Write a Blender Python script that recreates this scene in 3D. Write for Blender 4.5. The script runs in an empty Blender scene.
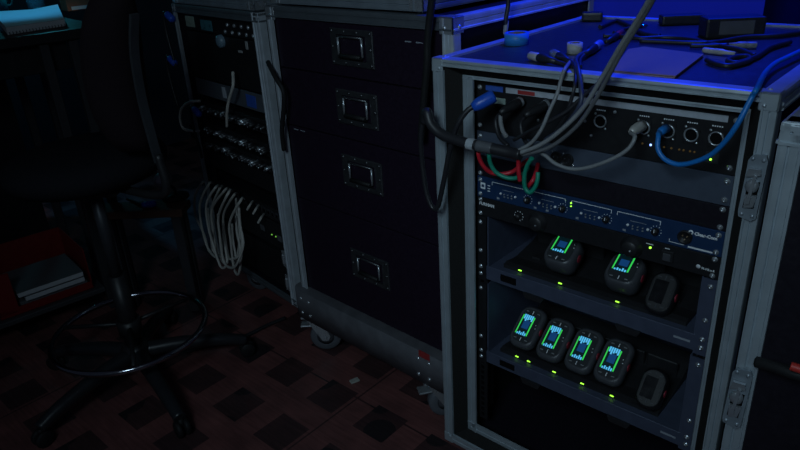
import bpy, bmesh, math, random
from mathutils import Vector as V, Matrix
random.seed(7)
sc = bpy.context.scene
COL = sc.collection
PI = math.pi
CAMZ = 1.335
# ------------------------------------------------------------------ camera
FPX, PITCH, ROLL = 666.72, 0.426366, -0.059853
cp, sp, cr, sr = math.cos(PITCH), math.sin(PITCH), math.cos(ROLL), math.sin(ROLL)
FW = V((0, cp, -sp)); U0 = V((0, sp, cp)); R0 = V((1, 0, 0))
RT = cr*R0 + sr*U0; UP = -sr*R0 + cr*U0
cam_d = bpy.data.cameras.new('camera'); cam = bpy.data.objects.new('camera', cam_d); COL.objects.link(cam)
cam_d.sensor_width = 36; cam_d.lens = FPX*36/800; cam_d.clip_start = 0.02
M = Matrix((RT, UP, -FW)).transposed().to_4x4(); M.translation = (0, 0, CAMZ)
cam.matrix_world = M
sc.camera = cam
CAM = V((0, 0, CAMZ))
def ray(px, py): return (px-400)/FPX*RT + (225-py)/FPX*UP + FW

class Frame:
    """a vertical-axis local frame: u along the front, v into depth, z up from the floor"""
    def __init__(s, x, y, yaw):
        s.o = V((x, y, 0)); s.yaw = yaw
        s.e = V((math.cos(yaw), math.sin(yaw), 0)); s.d = V((-s.e.y, s.e.x, 0))
    def w(s, u, v, z): return s.o + u*s.e + v*s.d + V((0, 0, z))
    def loc(s, P): Q = P - s.o; return V((Q.dot(s.e), Q.dot(s.d), Q.z))
    def at(s, px, py, v=0.0):       # a measured point on the plane v = const
        D = ray(px, py); t = ((s.o + v*s.d - CAM).dot(s.d))/D.dot(s.d); return s.loc(CAM + t*D)
    def atu(s, px, py, u):
        D = ray(px, py); t = ((s.o + u*s.e - CAM).dot(s.e))/D.dot(s.e); return s.loc(CAM + t*D)
    def atz(s, px, py, z):
        D = ray(px, py); return s.loc(CAM + D*((z-CAMZ)/D.z))
RK = Frame(0.08554, 1.33281, -0.745044)
DR = Frame(-0.334, 1.935, -0.7854)
LR = Frame(-0.738, 2.4206, -0.8669)
WORLD = Frame(0, 0, 0)

# ------------------------------------------------------------------ materials
MATS = {}
def mat(name, col, rough=0.5, metal=0.0, noise=0.15, nscale=60.0, bump=0.0, emit=None, es=0.0, coat=0.0, spec=0.5, trans=0.0):
    if name in MATS: return MATS[name]
    m = bpy.data.materials.new(name); m.use_nodes = True; nt = m.node_tree
    b = nt.nodes['Principled BSDF']
    b.inputs['Roughness'].default_value = rough; b.inputs['Metallic'].default_value = metal
    b.inputs['Specular IOR Level'].default_value = spec
    if coat: b.inputs['Coat Weight'].default_value = coat
    if trans: b.inputs['Transmission Weight'].default_value = trans
    tc = nt.nodes.new('ShaderNodeTexCoord'); n = nt.nodes.new('ShaderNodeTexNoise')
    n.inputs['Scale'].default_value = nscale; n.inputs['Detail'].default_value = 4
    nt.links.new(tc.outputs['Object'], n.inputs['Vector'])
    mx = nt.nodes.new('ShaderNodeMix'); mx.data_type = 'RGBA'
    c = V(col[:3])
    mx.inputs[6].default_value = (*(c*(1-noise)), 1); mx.inputs[7].default_value = (*(c*(1+noise)), 1)
    nt.links.new(n.outputs['Fac'], mx.inputs[0]); nt.links.new(mx.outputs[2], b.inputs['Base Color'])
    mr = nt.nodes.new('ShaderNodeMapRange')
    mr.inputs['To Min'].default_value = max(0.02, rough-0.12); mr.inputs['To Max'].default_value = min(1, rough+0.12)
    nt.links.new(n.outputs['Fac'], mr.inputs['Value']); nt.links.new(mr.outputs['Result'], b.inputs['Roughness'])
    if bump:
        bp = nt.nodes.new('ShaderNodeBump'); bp.inputs['Strength'].default_value = bump; bp.inputs['Distance'].default_value = 0.002
        nt.links.new(n.outputs['Fac'], bp.inputs['Height']); nt.links.new(bp.outputs['Normal'], b.inputs['Normal'])
    if emit:
        b.inputs['Emission Color'].default_value = (*emit, 1); b.inputs['Emission Strength'].default_value = es
    MATS[name] = m
    return m
ALU = mat('aluminium', (.47, .54, .59), .38, .45, .2, 25, .05)
ALU2 = mat('dull_aluminium', (.30, .35, .40), .45, .45, .25, 30, .08)
STEEL = mat('zinc_steel', (.55, .59, .63), .28, .7, .2, 40)
CHROME = mat('chrome', (.8, .82, .85), .12, 1.0, .05)
LAM = mat('black_laminate', (.012, .010, .016), .5, 0, .3, 120, .15, spec=.3)
FOAM = mat('grey_foam', (.022, .0215, .021), .95, 0, .45, 420, .6, spec=.1)
BLK = mat('black_metal', (.016, .016, .018), .42, .0, .25, 80, spec=.35)
DARKGAP = mat('dark_gap', (.004, .004, .005), .8, 0, .1, spec=.1)
BLKPL = mat('black_plastic', (.018, .018, .020), .45, 0, .2, 60)
RUB = mat('black_rubber', (.015, .015, .016), .6, 0, .2, 60, spec=.3)
CABK = mat('black_cable', (.022, .022, .026), .45, 0, .2, 50)
CAGR = mat('grey_cable', (.24, .25, .26), .5, 0, .15, 50)
CAWH = mat('white_cable', (.52, .50, .46), .55, 0, .15, 50)
CABL = mat('blue_cable', (.012, .19, .60), .4, 0, .1, 50)
CARD = mat('red_cable', (.55, .015, .03), .45, 0, .1, 50)
CAGN = mat('green_cable', (.01, .26, .17), .45, 0, .1, 50)
BLUEPL = mat('blue_plastic', (.015, .09, .55), .35, 0, .1, 50)
GREYBL = mat('grey_blue_panel', (.075, .095, .135), .5, .2, .15, 60, spec=.4)
NAVY = mat('navy_panel', (.014, .042, .115), .42, .1, .1, 60)
SHELFM = mat('slate_sheet_metal', (.064, .078, .125), .5, .1, .2, 50, .05)
WHITE = mat('white_print', (.80, .83, .86), .6, 0, .05)
STRIP = mat('label_strip', (.42, .45, .50), .6, 0, .25, 80)
REDL = mat('red_label', (.35, .03, .03), .6, 0, .2, 80)
BLUEL = mat('blue_label', (.03, .10, .45), .6, 0, .2, 80)
PAPER = mat('paper', (.6, .62, .65), .8, 0, .08, 30)
REDPL = mat('red_plastic', (.22, .012, .012), .45, 0, .2, 40)
GRAYPL = mat('charcoal_plastic', (.065, .068, .078), .42, 0, .15, 80)
PACKFACE = mat('dark_bezel', (.035, .038, .042), .4, 0, .1, 80)
BTN = mat('grey_button', (.24, .25, .26), .5)
WOODB = mat('brown_wood', (.10, .045, .028), .5, 0, .3, 30)
DESKM = mat('dark_desk', (.010, .010, .012), .5, 0, .3, 40)
FABR = mat('dark_fabric', (.014, .014, .018), .9, 0, .3, 300, .3, spec=.1)
PURP = mat('lilac_board', (.30, .19, .13), .75, 0, .18, 40)
TAPEW = mat('white_tape', (.45, .45, .42), .6, 0, .1)
TAPEB = mat('blue_tape', (.03, .25, .70), .45, 0, .1)
AMB = mat('amber_led', (.25, .13, .03), .4, emit=(1, .5, .1), es=.015)
def emis(name, col, s): return mat(name, tuple(.3*c for c in col), .4, emit=col, es=s)
LEDG = emis('green_led', (.35, 1, .05), 2.2)
LEDB = emis('blue_led', (.25, .4, 1), 3)
SCRG = emis('screen_green', (.05, .85, .12), .65)
SCRB = emis('screen_blue', (.01, .09, .30), .4)
SCRC = emis('screen_cyan', (.10, .55, .95), .85)
SCRK = emis('screen_dark', (.005, .03, .04), .25)
GLASS = mat('teal_glass', (.3, .7, .8), .08, 0, .05, trans=.7)

# ------------------------------------------------------------------ mesh builder
class MB:
    def __init__(s): s.bm = bmesh.new(); s.mi = 0; s.mats = []
    def use(s, m):
        if m not in s.mats: s.mats.append(m)
        s.mi = s.mats.index(m); return s
    def _add(s, geom_faces):
        for f in geom_faces: f.material_index = s.mi
    def box(s, a, b, bev=0.0, mtx=None, seg=1):
        x0, y0, z0 = [min(a[i], b[i]) for i in range(3)]; x1, y1, z1 = [max(a[i], b[i]) for i in range(3)]
        t = bmesh.new()
        vs = [t.verts.new(p) for p in ((x0,y0,z0),(x1,y0,z0),(x1,y1,z0),(x0,y1,z0),(x0,y0,z1),(x1,y0,z1),(x1,y1,z1),(x0,y1,z1))]
        for q in ((0,3,2,1),(4,5,6,7),(0,1,5,4),(1,2,6,5),(2,3,7,6),(3,0,4,7)): t.faces.new([vs[i] for i in q])
        if bev: bmesh.ops.bevel(t, geom=t.edges[:], offset=bev, segments=seg, profile=.6, affect='EDGES')
        if mtx is not None: t.transform(mtx)
        s._merge(t); return s
    def _merge(s, t):
        me = bpy.data.meshes.new('tmp'); t.to_mesh(me); t.free()
        n = len(s.bm.faces); s.bm.from_mesh(me); bpy.data.meshes.remove(me)
        s.bm.faces.ensure_lookup_table()
        for f in s.bm.faces[n:]: f.material_index = s.mi
    def cyl(s, p0, p1, r0, r1=None, n=16, caps=True):
        p0 = V(p0); p1 = V(p1); r1 = r0 if r1 is None else r1
        ax = (p1-p0).normalized(); a = ax.orthogonal().normalized(); b = ax.cross(a)
        A = [s.bm.verts.new(p0 + r0*(math.cos(2*PI*i/n)*a + math.sin(2*PI*i/n)*b)) for i in range(n)]
        B = [s.bm.verts.new(p1 + r1*(math.cos(2*PI*i/n)*a + math.sin(2*PI*i/n)*b)) for i in range(n)]
        fs = [s.bm.faces.new((A[i], A[(i+1)%n], B[(i+1)%n], B[i])) for i in range(n)]
        for f in fs: f.smooth = True
        if caps: fs += [s.bm.faces.new(A[::-1]), s.bm.faces.new(B)]
        s._add(fs); return s
    def lathe(s, prof, c, ax=(0,0,1), n=24):
        """prof: list of (radius, height) along ax from c"""
        ax = V(ax).normalized(); a = ax.orthogonal().normalized(); b = ax.cross(a); c = V(c); rings = []
        for r, h in prof:
            rings.append([s.bm.verts.new(c + h*ax + max(r, 1e-5)*(math.cos(2*PI*i/n)*a + math.sin(2*PI*i/n)*b)) for i in range(n)])
        fs = []
        for A, B in zip(rings, rings[1:]):
            for i in range(n):
                f = s.bm.faces.new((A[i], A[(i+1)%n], B[(i+1)%n], B[i])); f.smooth = True; fs.append(f)
        s._add(fs); return s
    def prism(s, poly, axes, o, h, smooth=False):
        """poly (a,b) pairs extruded along third axis by h"""
        A, B, Cx = [V(x) for x in axes]; o = V(o)
        L0 = [s.bm.verts.new(o + p[0]*A + p[1]*B) for p in poly]
        L1 = [s.bm.verts.new(o + p[0]*A + p[1]*B + h*Cx) for p in poly]
        n = len(poly); fs = []
        for i in range(n):
            f = s.bm.faces.new((L0[i], L0[(i+1)%n], L1[(i+1)%n], L1[i])); f.smooth = smooth; fs.append(f)
        fs += [s.bm.faces.new(L0[::-1]), s.bm.faces.new(L1)]
        s._add(fs); return s
    def tube(s, pts, r, n=8, sub=8, closed=False, taper=None):
        P = spline(pts, sub, closed)
        N = len(P); rings = []
        t = (P[1]-P[0]).normalized(); a = t.orthogonal().normalized()
        for i in range(N):
            if closed: t2 = (P[(i+1)%N]-P[i-1]).normalized()
            else: t2 = (P[min(i+1, N-1)]-P[max(i-1, 0)]).normalized()
            a = (a - t2*a.dot(t2))
            a = a.normalized() if a.length > 1e-6 else t2.orthogonal().normalized()
            b = t2.cross(a); rr = r if taper is None else r*(1+(taper-1)*i/(N-1))
            rings.append([s.bm.verts.new(P[i] + rr*(math.cos(2*PI*k/n)*a + math.sin(2*PI*k/n)*b)) for k in range(n)])
        fs = []
        for i in range(N if closed else N-1):
            A = rings[i]; B = rings[(i+1) % N]
            for k in range(n):
                f = s.bm.faces.new((A[k], A[(k+1)%n], B[(k+1)%n], B[k])); f.smooth = True; fs.append(f)
        if not closed: fs += [s.bm.faces.new(rings[0][::-1]), s.bm.faces.new(rings[-1])]
        s._add(fs); return s
    def sphere(s, c, r, sc3=(1,1,1), n=16):
        t = bmesh.new(); bmesh.ops.create_uvsphere(t, u_segments=n, v_segments=n//2+2, radius=r)
        t.transform(Matrix.Translation(c) @ Matrix.Diagonal((*sc3, 1)))
        for f in t.faces: f.smooth = True
        s._merge(t); return s
    def build(s, name, m=None, parent=None, loc=None, yaw=0):
        bmesh.ops.recalc_face_normals(s.bm, faces=s.bm.faces[:])
        me = bpy.data.meshes.new(name); s.bm.to_mesh(me); s.bm.free()
        for x in (s.mats or [m]): me.materials.append(x)
        o = bpy.data.objects.new(name, me); COL.objects.link(o)
        if parent: o.parent = parent
        if loc is not None: o.location = loc; o.rotation_euler = (0, 0, yaw)
        return o
def spline(pts, sub=8, closed=False):
    P = [V(p) for p in pts]
    if len(P) == 2 and not closed: return P
    n = len(P); out = []
    rng = n if closed else n-1
    for i in range(rng):
        p0 = P[i-1] if (i > 0 or closed) else P[0]*2-P[1]
        p1 = P[i]; p2 = P[(i+1) % n]
        p3 = P[(i+2) % n] if (i+2 < n or closed) else p2*2-p1
        for k in range(sub):
            t = k/sub
            out.append(0.5*((2*p1) + (p2-p0)*t + (2*p0-5*p1+4*p2-p3)*t*t + (3*p1-p0-3*p2+p3)*t**3))
    if not closed: out.append(P[-1])
    return out
def thing(name, label, cat, loc=(0, 0, 0), yaw=0, group=None):
    o = bpy.data.objects.new(name, None); COL.objects.link(o); o.empty_display_size = .05
    o.location = loc; o.rotation_euler = (0, 0, yaw)
    return tag(o, label, cat, group)
def tag(o, label, cat, group=None):
    o['label'] = label; o['category'] = cat
    if group: o['group'] = group
    return o
def struct(o): o['kind'] = 'structure'; return o
def copy_part(src, parent, offset=(0, 0, 0)):
    c = src.copy(); COL.objects.link(c); c.parent = parent; c.location = V(src.location) + V(offset)
    for g in src.children:
        d = g.copy(); COL.objects.link(d); d.parent = c
    return c
def text_bm(mb, s, size, o, ax, ay, lift=0.0004, bold=0.0):
    """flat lettering standing on a real surface; o = left end of baseline"""
    cu = bpy.data.curves.new('t', 'FONT'); cu.body = s; cu.size = size; cu.offset = bold; cu.resolution_u = 2
    ob = bpy.data.objects.new('t', cu); COL.objects.link(ob)
    dg = bpy.context.evaluated_depsgraph_get(); dg.update()
    me = bpy.data.meshes.new_from_object(ob.evaluated_get(dg))
    ax = V(ax); ay = V(ay); nz = ax.cross(ay)
    mm = Matrix((ax, ay, nz)).transposed().to_4x4(); mm.translation = V(o) + nz*lift
    me.transform(mm); n = len(mb.bm.faces); mb.bm.from_mesh(me); mb.bm.faces.ensure_lookup_table()
    for f in mb.bm.faces[n:]: f.material_index = mb.mi
    bpy.data.objects.remove(ob); bpy.data.curves.remove(cu); bpy.data.meshes.remove(me)
def extr(mb, p0, p1, a, b, wa, wb, t=0.0025):
    """flight-case corner extrusion: an L with a rounded nose and beaded edges, from p0 to p1; a, b point into the two faces"""
    p0 = V(p0); p1 = V(p1); L = (p1-p0).length; ax = (p1-p0)/L
    g = wa*.30
    poly = [(-t, wb), (-t, t), (-t*.6, -t*.6), (t, -t), (wa*.34, -t), (wa*.38, 0), (wa*.44, 0), (wa*.48, -t*.9), (wa*.82, -t*.9), (wa*.86, -t*1.9), (wa, -t*1.9), (wa, t), (t, t), (t, wb)]
    mb.prism(poly, (a, b, ax), p0, L)
X, Y, Z = V((1, 0, 0)), V((0, 1, 0)), V((0, 0, 1))

# ------------------------------------------------------------------ setting
def floor_material():
    m = bpy.data.materials.new('parquet'); m.use_nodes = True; nt = m.node_tree; b = nt.nodes['Principled BSDF']
    N = nt.nodes.new; L = nt.links.new
    tc = N('ShaderNodeTexCoord'); sx = N('ShaderNodeSeparateXYZ'); L(tc.outputs['Object'], sx.inputs[0])
    def math_(op, a, bb=None):
        n = N('ShaderNodeMath'); n.operation = op
        for i, v in enumerate((a, bb)):
            if v is None: continue
            if isinstance(v, (int, float)): n.inputs[i].default_value = v
            else: L(v, n.inputs[i])
        return n.outputs[0]
    def band(co, period, width, off):
        f = math_('FRACT', math_('ADD', math_('DIVIDE', co, period), off)); return math_('LESS_THAN', f, width/period)
    x, y = sx.outputs[0], sx.outputs[1]
    xd = math_('MULTIPLY', math_('ADD', x, y), .7071); yd = math_('MULTIPLY', math_('SUBTRACT', y, x), .7071)
    ps, pw = .205, .088
    s1 = band(x, ps, pw, PARQ[0]); s2 = band(y, ps, pw, PARQ[1])
    lat = math_('MAXIMUM', s1, s2)
    seam = math_('MAXIMUM', band(x, .82, .006, PARQ[2]), band(y, .82, .006, PARQ[3]))
    lat = math_('MULTIPLY', lat, math_('SUBTRACT', 1.0, seam))
    nz = N('ShaderNodeTexNoise'); nz.inputs['Scale'].default_value = 9; nz.inputs['Detail'].default_value = 6; L(tc.outputs['Object'], nz.inputs['Vector'])
    mp = N('ShaderNodeMapping'); mp.inputs['Scale'].default_value = (4, 60, 4); L(tc.outputs['Object'], mp.inputs['Vector'])
    gr = N('ShaderNodeTexNoise'); gr.inputs['Scale'].default_value = 2; gr.inputs['Detail'].default_value = 5; L(mp.outputs[0], gr.inputs['Vector'])
    vo = N('ShaderNodeTexVoronoi'); vo.inputs['Scale'].default_value = 7; L(tc.outputs['Object'], vo.inputs['Vector'])
    mix = N('ShaderNodeMix'); mix.data_type = 'RGBA'
    mix.inputs[6].default_value = (.040, .029, .033, 1); mix.inputs[7].default_value = (.36, .135, .125, 1)
    inv = math_('MULTIPLY', math_('SUBTRACT', 1.0, lat), math_('MULTIPLY', math_('GREATER_THAN', vo.outputs['Distance'], .33), math_('MULTIPLY', nz.outputs['Fac'], .35)))
    fac = math_('ADD', inv, math_('MULTIPLY', lat, math_('ADD', math_('MULTIPLY', nz.outputs['Fac'], 1.1), .15))); L(fac, mix.inputs[0])
    m2 = N('ShaderNodeMix'); m2.data_type = 'RGBA'; m2.blend_type = 'MULTIPLY'; m2.inputs[0].default_value = .7
    L(mix.outputs[2], m2.inputs[6]); L(gr.outputs['Fac'], m2.inputs[7])
    L(m2.outputs[2], b.inputs['Base Color'])
    b.inputs['Roughness'].default_value = .5; b.inputs['Specular IOR Level'].default_value = .35
    bp = N('ShaderNodeBump'); bp.inputs['Strength'].default_value = .3; bp.inputs['Distance'].default_value = .002
    L(math_('ADD', gr.outputs['Fac'], math_('MULTIPLY', lat, .6)), bp.inputs['Height']); L(bp.outputs[0], b.inputs['Normal'])
    return m
PARQ = (.048, .551, .5, .914)
mb = MB(); mb.box((-3.4, -2.4, -.05), (2.6, 1.42, 0)); struct(mb.build('floor', floor_material(), loc=RK.o, yaw=RK.yaw))
WALLM = mat('dark_painted_wall', (.05, .05, .07), .85, 0, .2, 6, .1)
mb = MB(); mb.box((-3.4, 1.42, -.05), (2.6, 1.52, 2.9)); struct(mb.build('wall_back', WALLM, loc=RK.o, yaw=RK.yaw))
mb = MB(); mb.box((-3.5, -2.4, -.05), (-3.4, 1.52, 2.9)); struct(mb.build('wall_left', WALLM, loc=RK.o, yaw=RK.yaw))
mb = MB(); mb.box((-3.4, 1.40, 0), (2.6, 1.42, .10), .004); struct(mb.build('baseboard_back', LAM, loc=RK.o, yaw=RK.yaw))

# ------------------------------------------------------------------ reusable pieces
def caster(parent, u, v, top, r=.05, swing=.6, name='caster'):
    """swivel caster: plate + fork as the part, wheel and brake pedal as sub-parts"""
    cs, sn = math.cos(swing), math.sin(swing)
    f = MB()
    f.box((-.045, -.04, top-.006), (.045, .04, top), .001)
    f.lathe([(0, 0), (.026, 0), (.03, -.012), (.022, -.022), (0, -.022)], (0, 0, top-.006))
    for i in (-1, 1):
        poly = [(-.026, top-.028), (.026, top-.028), (.045, r+.004), (.036, r-.012), (.018, r-.012), (-.006, r+.03)]
        f.prism(poly, (X, Z, Y), (0, i*.022-.0015, 0), .003)
    f.box((-.026, -.0235, top-.030), (.026, .0235, top-.024))
    f.cyl((.028, -.026, r), (.028, .026, r), .006)
    o = f.build(name, STEEL, parent, (u, v, 0), swing)
    w = MB(); n = 28
    w.use(mat('caster_tread', (.12, .13, .15), .5)).lathe([(r*.55, -.016), (r*.9, -.017), (r, -.011), (r, .011), (r*.9, .017), (r*.55, .016)], (.028, 0, r), (0, 1, 0), n)
    w.use(GRAYPL).lathe([(0, -.015), (r*.3, -.018), (r*.58, -.012), (r*.58, .012), (r*.3, .018), (0, .015)], (.028, 0, r), (0, 1, 0), n)
    w.build('wheel', None, o)
    b = MB(); b.box((-.055, -.018, top-.052), (-.012, .018, top-.046), .002); b.box((-.02, -.018, top-.05), (.0, .018, top-.03), .002)
    b.build('brake_pedal', STEEL, o)
    return o
def screw(mb, p, ax=(0, -1, 0), r=.0034):
    mb.lathe([(r*1.5, 0), (r*1.5, .0008), (r, .001), (r*.95, .0026), (r*.5, .0032), (r*.4, .0018), (0, .0018)], p, ax, 10)
def butterfly_latch(parent, o, name='butterfly_latch'):
    """twist latch on a vertical edge; local x right, y depth, z up"""
    m = MB()
    m.prism([(-.013, -.052), (.010, -.056), (.017, -.050), (.017, .046), (.012, .056), (-.010, .052), (-.015, .044), (-.015, -.044)], (X, Z, Y), (0, -.006, 0), .006)
    for z in (-.047, .047):
        for x in (-.008, .010): m.lathe([(.004, 0), (.003, .002), (0, .0025)], (x, -.006, z), (0, -1, 0), 8)
    b = m.build(name, ALU2, parent, o)
    k = MB(); k.prism([(-.009, -.036), (.010, -.034), (.012, .012), (-.008, .010)], (X, Z, Y), (0, -.0066, 0), .0008); k.build('recess', DARKGAP, b)
    t = MB(); t.lathe([(.011, 0), (.011, .006), (.008, .009), (0, .009)], (0, -.006, .004), (0, -1, 0), 18)
    t.prism([(-.003, -.026), (.003, -.024), (.006, .022), (.001, .026)], (X, Z, Y), (0, -.018, 0), .010)
    t.prism([(-.013, .018), (.012, .024), (.010, .034), (-.010, .032)], (X, Z, Y), (0, -.014, 0), .006)
    t.prism([(-.006, -.034), (.009, -.03), (.012, -.010), (-.008, -.012)], (X, Z, Y), (0, -.012, 0), .005)
    t.build('twist_key', STEEL, b)
    b.rotation_euler = (0, .03, 0); b.scale = (.82, .8, .95)
    return b
def ball_corner(mb, c, r=.030):
    """pressed steel ball corner at a case corner; c = corner, s = inward signs"""
    c, sx, sy, sz = V(c[:3]), c[3], c[4], c[5]
    e = .004
    mb.box(c + V((-sx*e, -sy*e, -sz*e)), c + V((sx*r*1.25, sy*r*1.25, sz*r*1.25)), .006, seg=2)
    mb.sphere(c + V((sx*r*.45, sy*r*.45, sz*r*.45)), r*.62, n=12)

# ------------------------------------------------------------------ the open equipment rack (right)
W, ZB, ZT, D = .62, .1217, 1.0848, .64
def rack_case():
    t = thing('equipment_rack', 'open-fronted aluminium edged flight case rack holding glowing belt packs and audio units', 'rack', RK.o, RK.yaw)
    mb = MB(); mb.box((.004, .004, ZT-.010), (W-.004, D-.004, ZT-.002)); mb.build('top_panel', mat('blue_black_laminate', (.030, .030, .04), .38, 0, .3, 90, .12), t)
    for n, u0, u1 in (('side_panel', .003, .012), ('side_panel', W-.012, W-.003)):
        mb = MB(); mb.box((u0, .004, ZB+.003), (u1, D-.004, ZT-.010)); mb.build(n, LAM, t)
    mb = MB(); mb.box((.012, .004, ZB+.003), (W-.012, D-.004, ZB+.012)); mb.build('bottom_panel', LAM, t)
    mb = MB(); mb.box((.012, D-.012, ZB+.012), (W-.012, D-.004, ZT-.010)); mb.build('back_panel', LAM, t)
    ew = .026
    for (p0, p1, a, b, *we) in (((0, 0, ZB+.02), (0, 0, ZT-.02), X, Y), ((W, 0, ZB+.02), (W, 0, ZT-.02), -X, Y, .019), ((.02, 0, ZT), (W-.02, 0, ZT), -Z, Y, .0115), ((.02, 0, ZB), (W-.02, 0, ZB), Z, Y),
                           ((0, .02, ZT), (0, D-.02, ZT), -Z, X), ((W, .02, ZT), (W, D-.02, ZT), -Z, -X), ((.02, D, ZT), (W-.02, D, ZT), -Z, -Y),
                           ((0, .02, ZB), (0, D-.02, ZB), Z, X), ((W, .02, ZB), (W, D-.02, ZB), Z, -X), ((W, D, ZB+.02), (W, D, ZT-.02), -X, -Y), ((0, D, ZB+.02), (0, D, ZT-.02), X, -Y)):
        mb = MB(); extr(mb, p0, p1, a, b, we[0] if we else ew, .024); mb.build('edge_extrusion', ALU, t)
    for su, u in ((1, 0), (-1, W)):
        for sz, z in ((1, ZB), (-1, ZT)):
            for sv, v in ((1, 0), (-1, D)):
                mb = MB(); k = .024
                th = .0035
                mb.box((u-su*th, v-sv*th, z-sz*th), (u+su*k, v+sv*k, z+sz*.001), .0018)
                mb.box((u-su*th, v-sv*th, z-sz*th), (u+su*k, v+sv*.001, z+sz*k), .0018)
                mb.box((u-su*th, v-sv*th, z-sz*th), (u+su*.001, v+sv*k, z+sz*k), .0018)
                for q, ax in (((u+su*.016, v-sv*th, z+sz*.016), (0, -sv, 0)), ((u+su*.016, v+sv*.016, z-sz*th), (0, 0, -sz)), ((u-su*th, v+sv*.016, z+sz*.016), (-su, 0, 0))):
                    mb.lathe([(.0035, 0), (.0028, .0015), (0, .002)], q, ax, 8)
                mb.build('corner_bracket', ALU, t)
    # foam lined lip and the recessed inner frame
    iu0, iu1, iz0, iz1, rv = .050, .5795, .160, 1.0525, .030
    ju0, ju1, jz0, jz1 = .075, .5735, .186, 1.0465
    mb = MB()
    def slope(o, i):
        q = [mb.bm.verts.new(p) for p in (o[0], o[1], i[1], i[0])]; mb.bm.faces.new(q)
    a = [(ew, .001, ZB+ew), (W-.019, .001, ZB+ew), (W-.019, .001, ZT-.0115), (ew, .001, ZT-.0115)]
    b = [(iu0, rv, iz0), (iu1, rv, iz0), (iu1, rv, iz1), (iu0, rv, iz1)]
    for i in range(4): slope((a[i], a[(i+1) % 4]), (b[i], b[(i+1) % 4]))
    mb.build('foam_lip', FOAM, t)
    for (p0, p1, a_, b_, w_) in (((iu0, rv, iz0), (iu0, rv, iz1), X, Y, ju0-iu0), ((iu1, rv, iz0), (iu1, rv, iz1), -X, Y, iu1-ju1), ((iu0, rv, iz1), (iu1, rv, iz1), -Z, Y, iz1-jz1), ((iu0, rv, iz0), (iu1, rv, iz0), Z, Y, jz0-iz0)):
        mb = MB(); extr(mb, p0, p1, a_, b_, w_, .012, .0018); mb.build('inner_extrusion', ALU, t)
    # rack rails with square holes
    for u0, u1, inner in ((.058, .088, .062), (.548, .590, .586)):
        mb = MB(); mb.use(BLK).box((u0, .058, jz0), (u1, .0605, jz1)); mb.box((inner-.002, .058, jz0), (inner+.002, .12, jz1))
        uc = .0745 if u0 < .3 else .5565
        mb.use(DARKGAP)
        z = jz0+.015
        while z < jz1-.01: mb.box((uc-.0045, .0574, z-.0045), (uc+.0045, .058, z+.0045)); z += .0159
        mb.build('rack_rail', None, t)
    # lining
    mb = MB(); mb.use(FOAM).box((.012, .030, ZB+.012), (.016, D-.012, ZT-.010)); mb.box((W-.016, .030, ZB+.012), (W-.012, D-.012, ZT-.010)); mb.build('foam_lining', None, t)
    zl = RK.at(764, 188, 0).z
    butterfly_latch(t, (W-.012, -.004, zl))
    for u, v in ((.09, .09), (W-.09, .09), (.09, D-.09), (W-.09, D-.09)): caster(t, u, v, ZB, .048, .8)
    return t
rack = rack_case()

def unit(name, label, cat, z0, z1, depth=.25, m=BLK, u0=.066, u1=.5665, v=.052, ears=True):
    """rack unit: an Empty at its base centre, a faceplate and chassis; local origin = (u0, v, z0) of the rack frame"""
    t = thing(name, label, cat, RK.w(u0, v, z0), RK.yaw)
    w, h = u1-u0, z1-z0-.0012
    mb = MB(); mb.box((0, 0, 0), (w, .004, h), .0008); fp = mb.build('faceplate', m, t)
    mb = MB(); mb.box((.028, .004, .001), (w-.028, depth, h-.001)); mb.build('chassis', BLK, t)
    if ears:
        for x in (.0085, w-.0095):
            for zz in (h*.5-.0159, h*.5+.0159) if h < .07 else (.012, h-.012):
                s = MB(); screw(s, (x, 0, zz)); s.build('mounting_screw', STEEL, t)
    return t, w, h
def upt(px, py, t, v=.052, u0=.066, z0=0):    # photo point -> local coordinates on a unit's face
    p = RK.at(px, py, v); return p.x-u0, p.z-z0
ZR = [1.037, .938, .8865, .8385, .7935, .7505]
ZR = [RK.at(600, y, .052).z for y in (97, 152, 180, 203, 227, 247.5)]
ZR[0] = 1.0395
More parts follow.
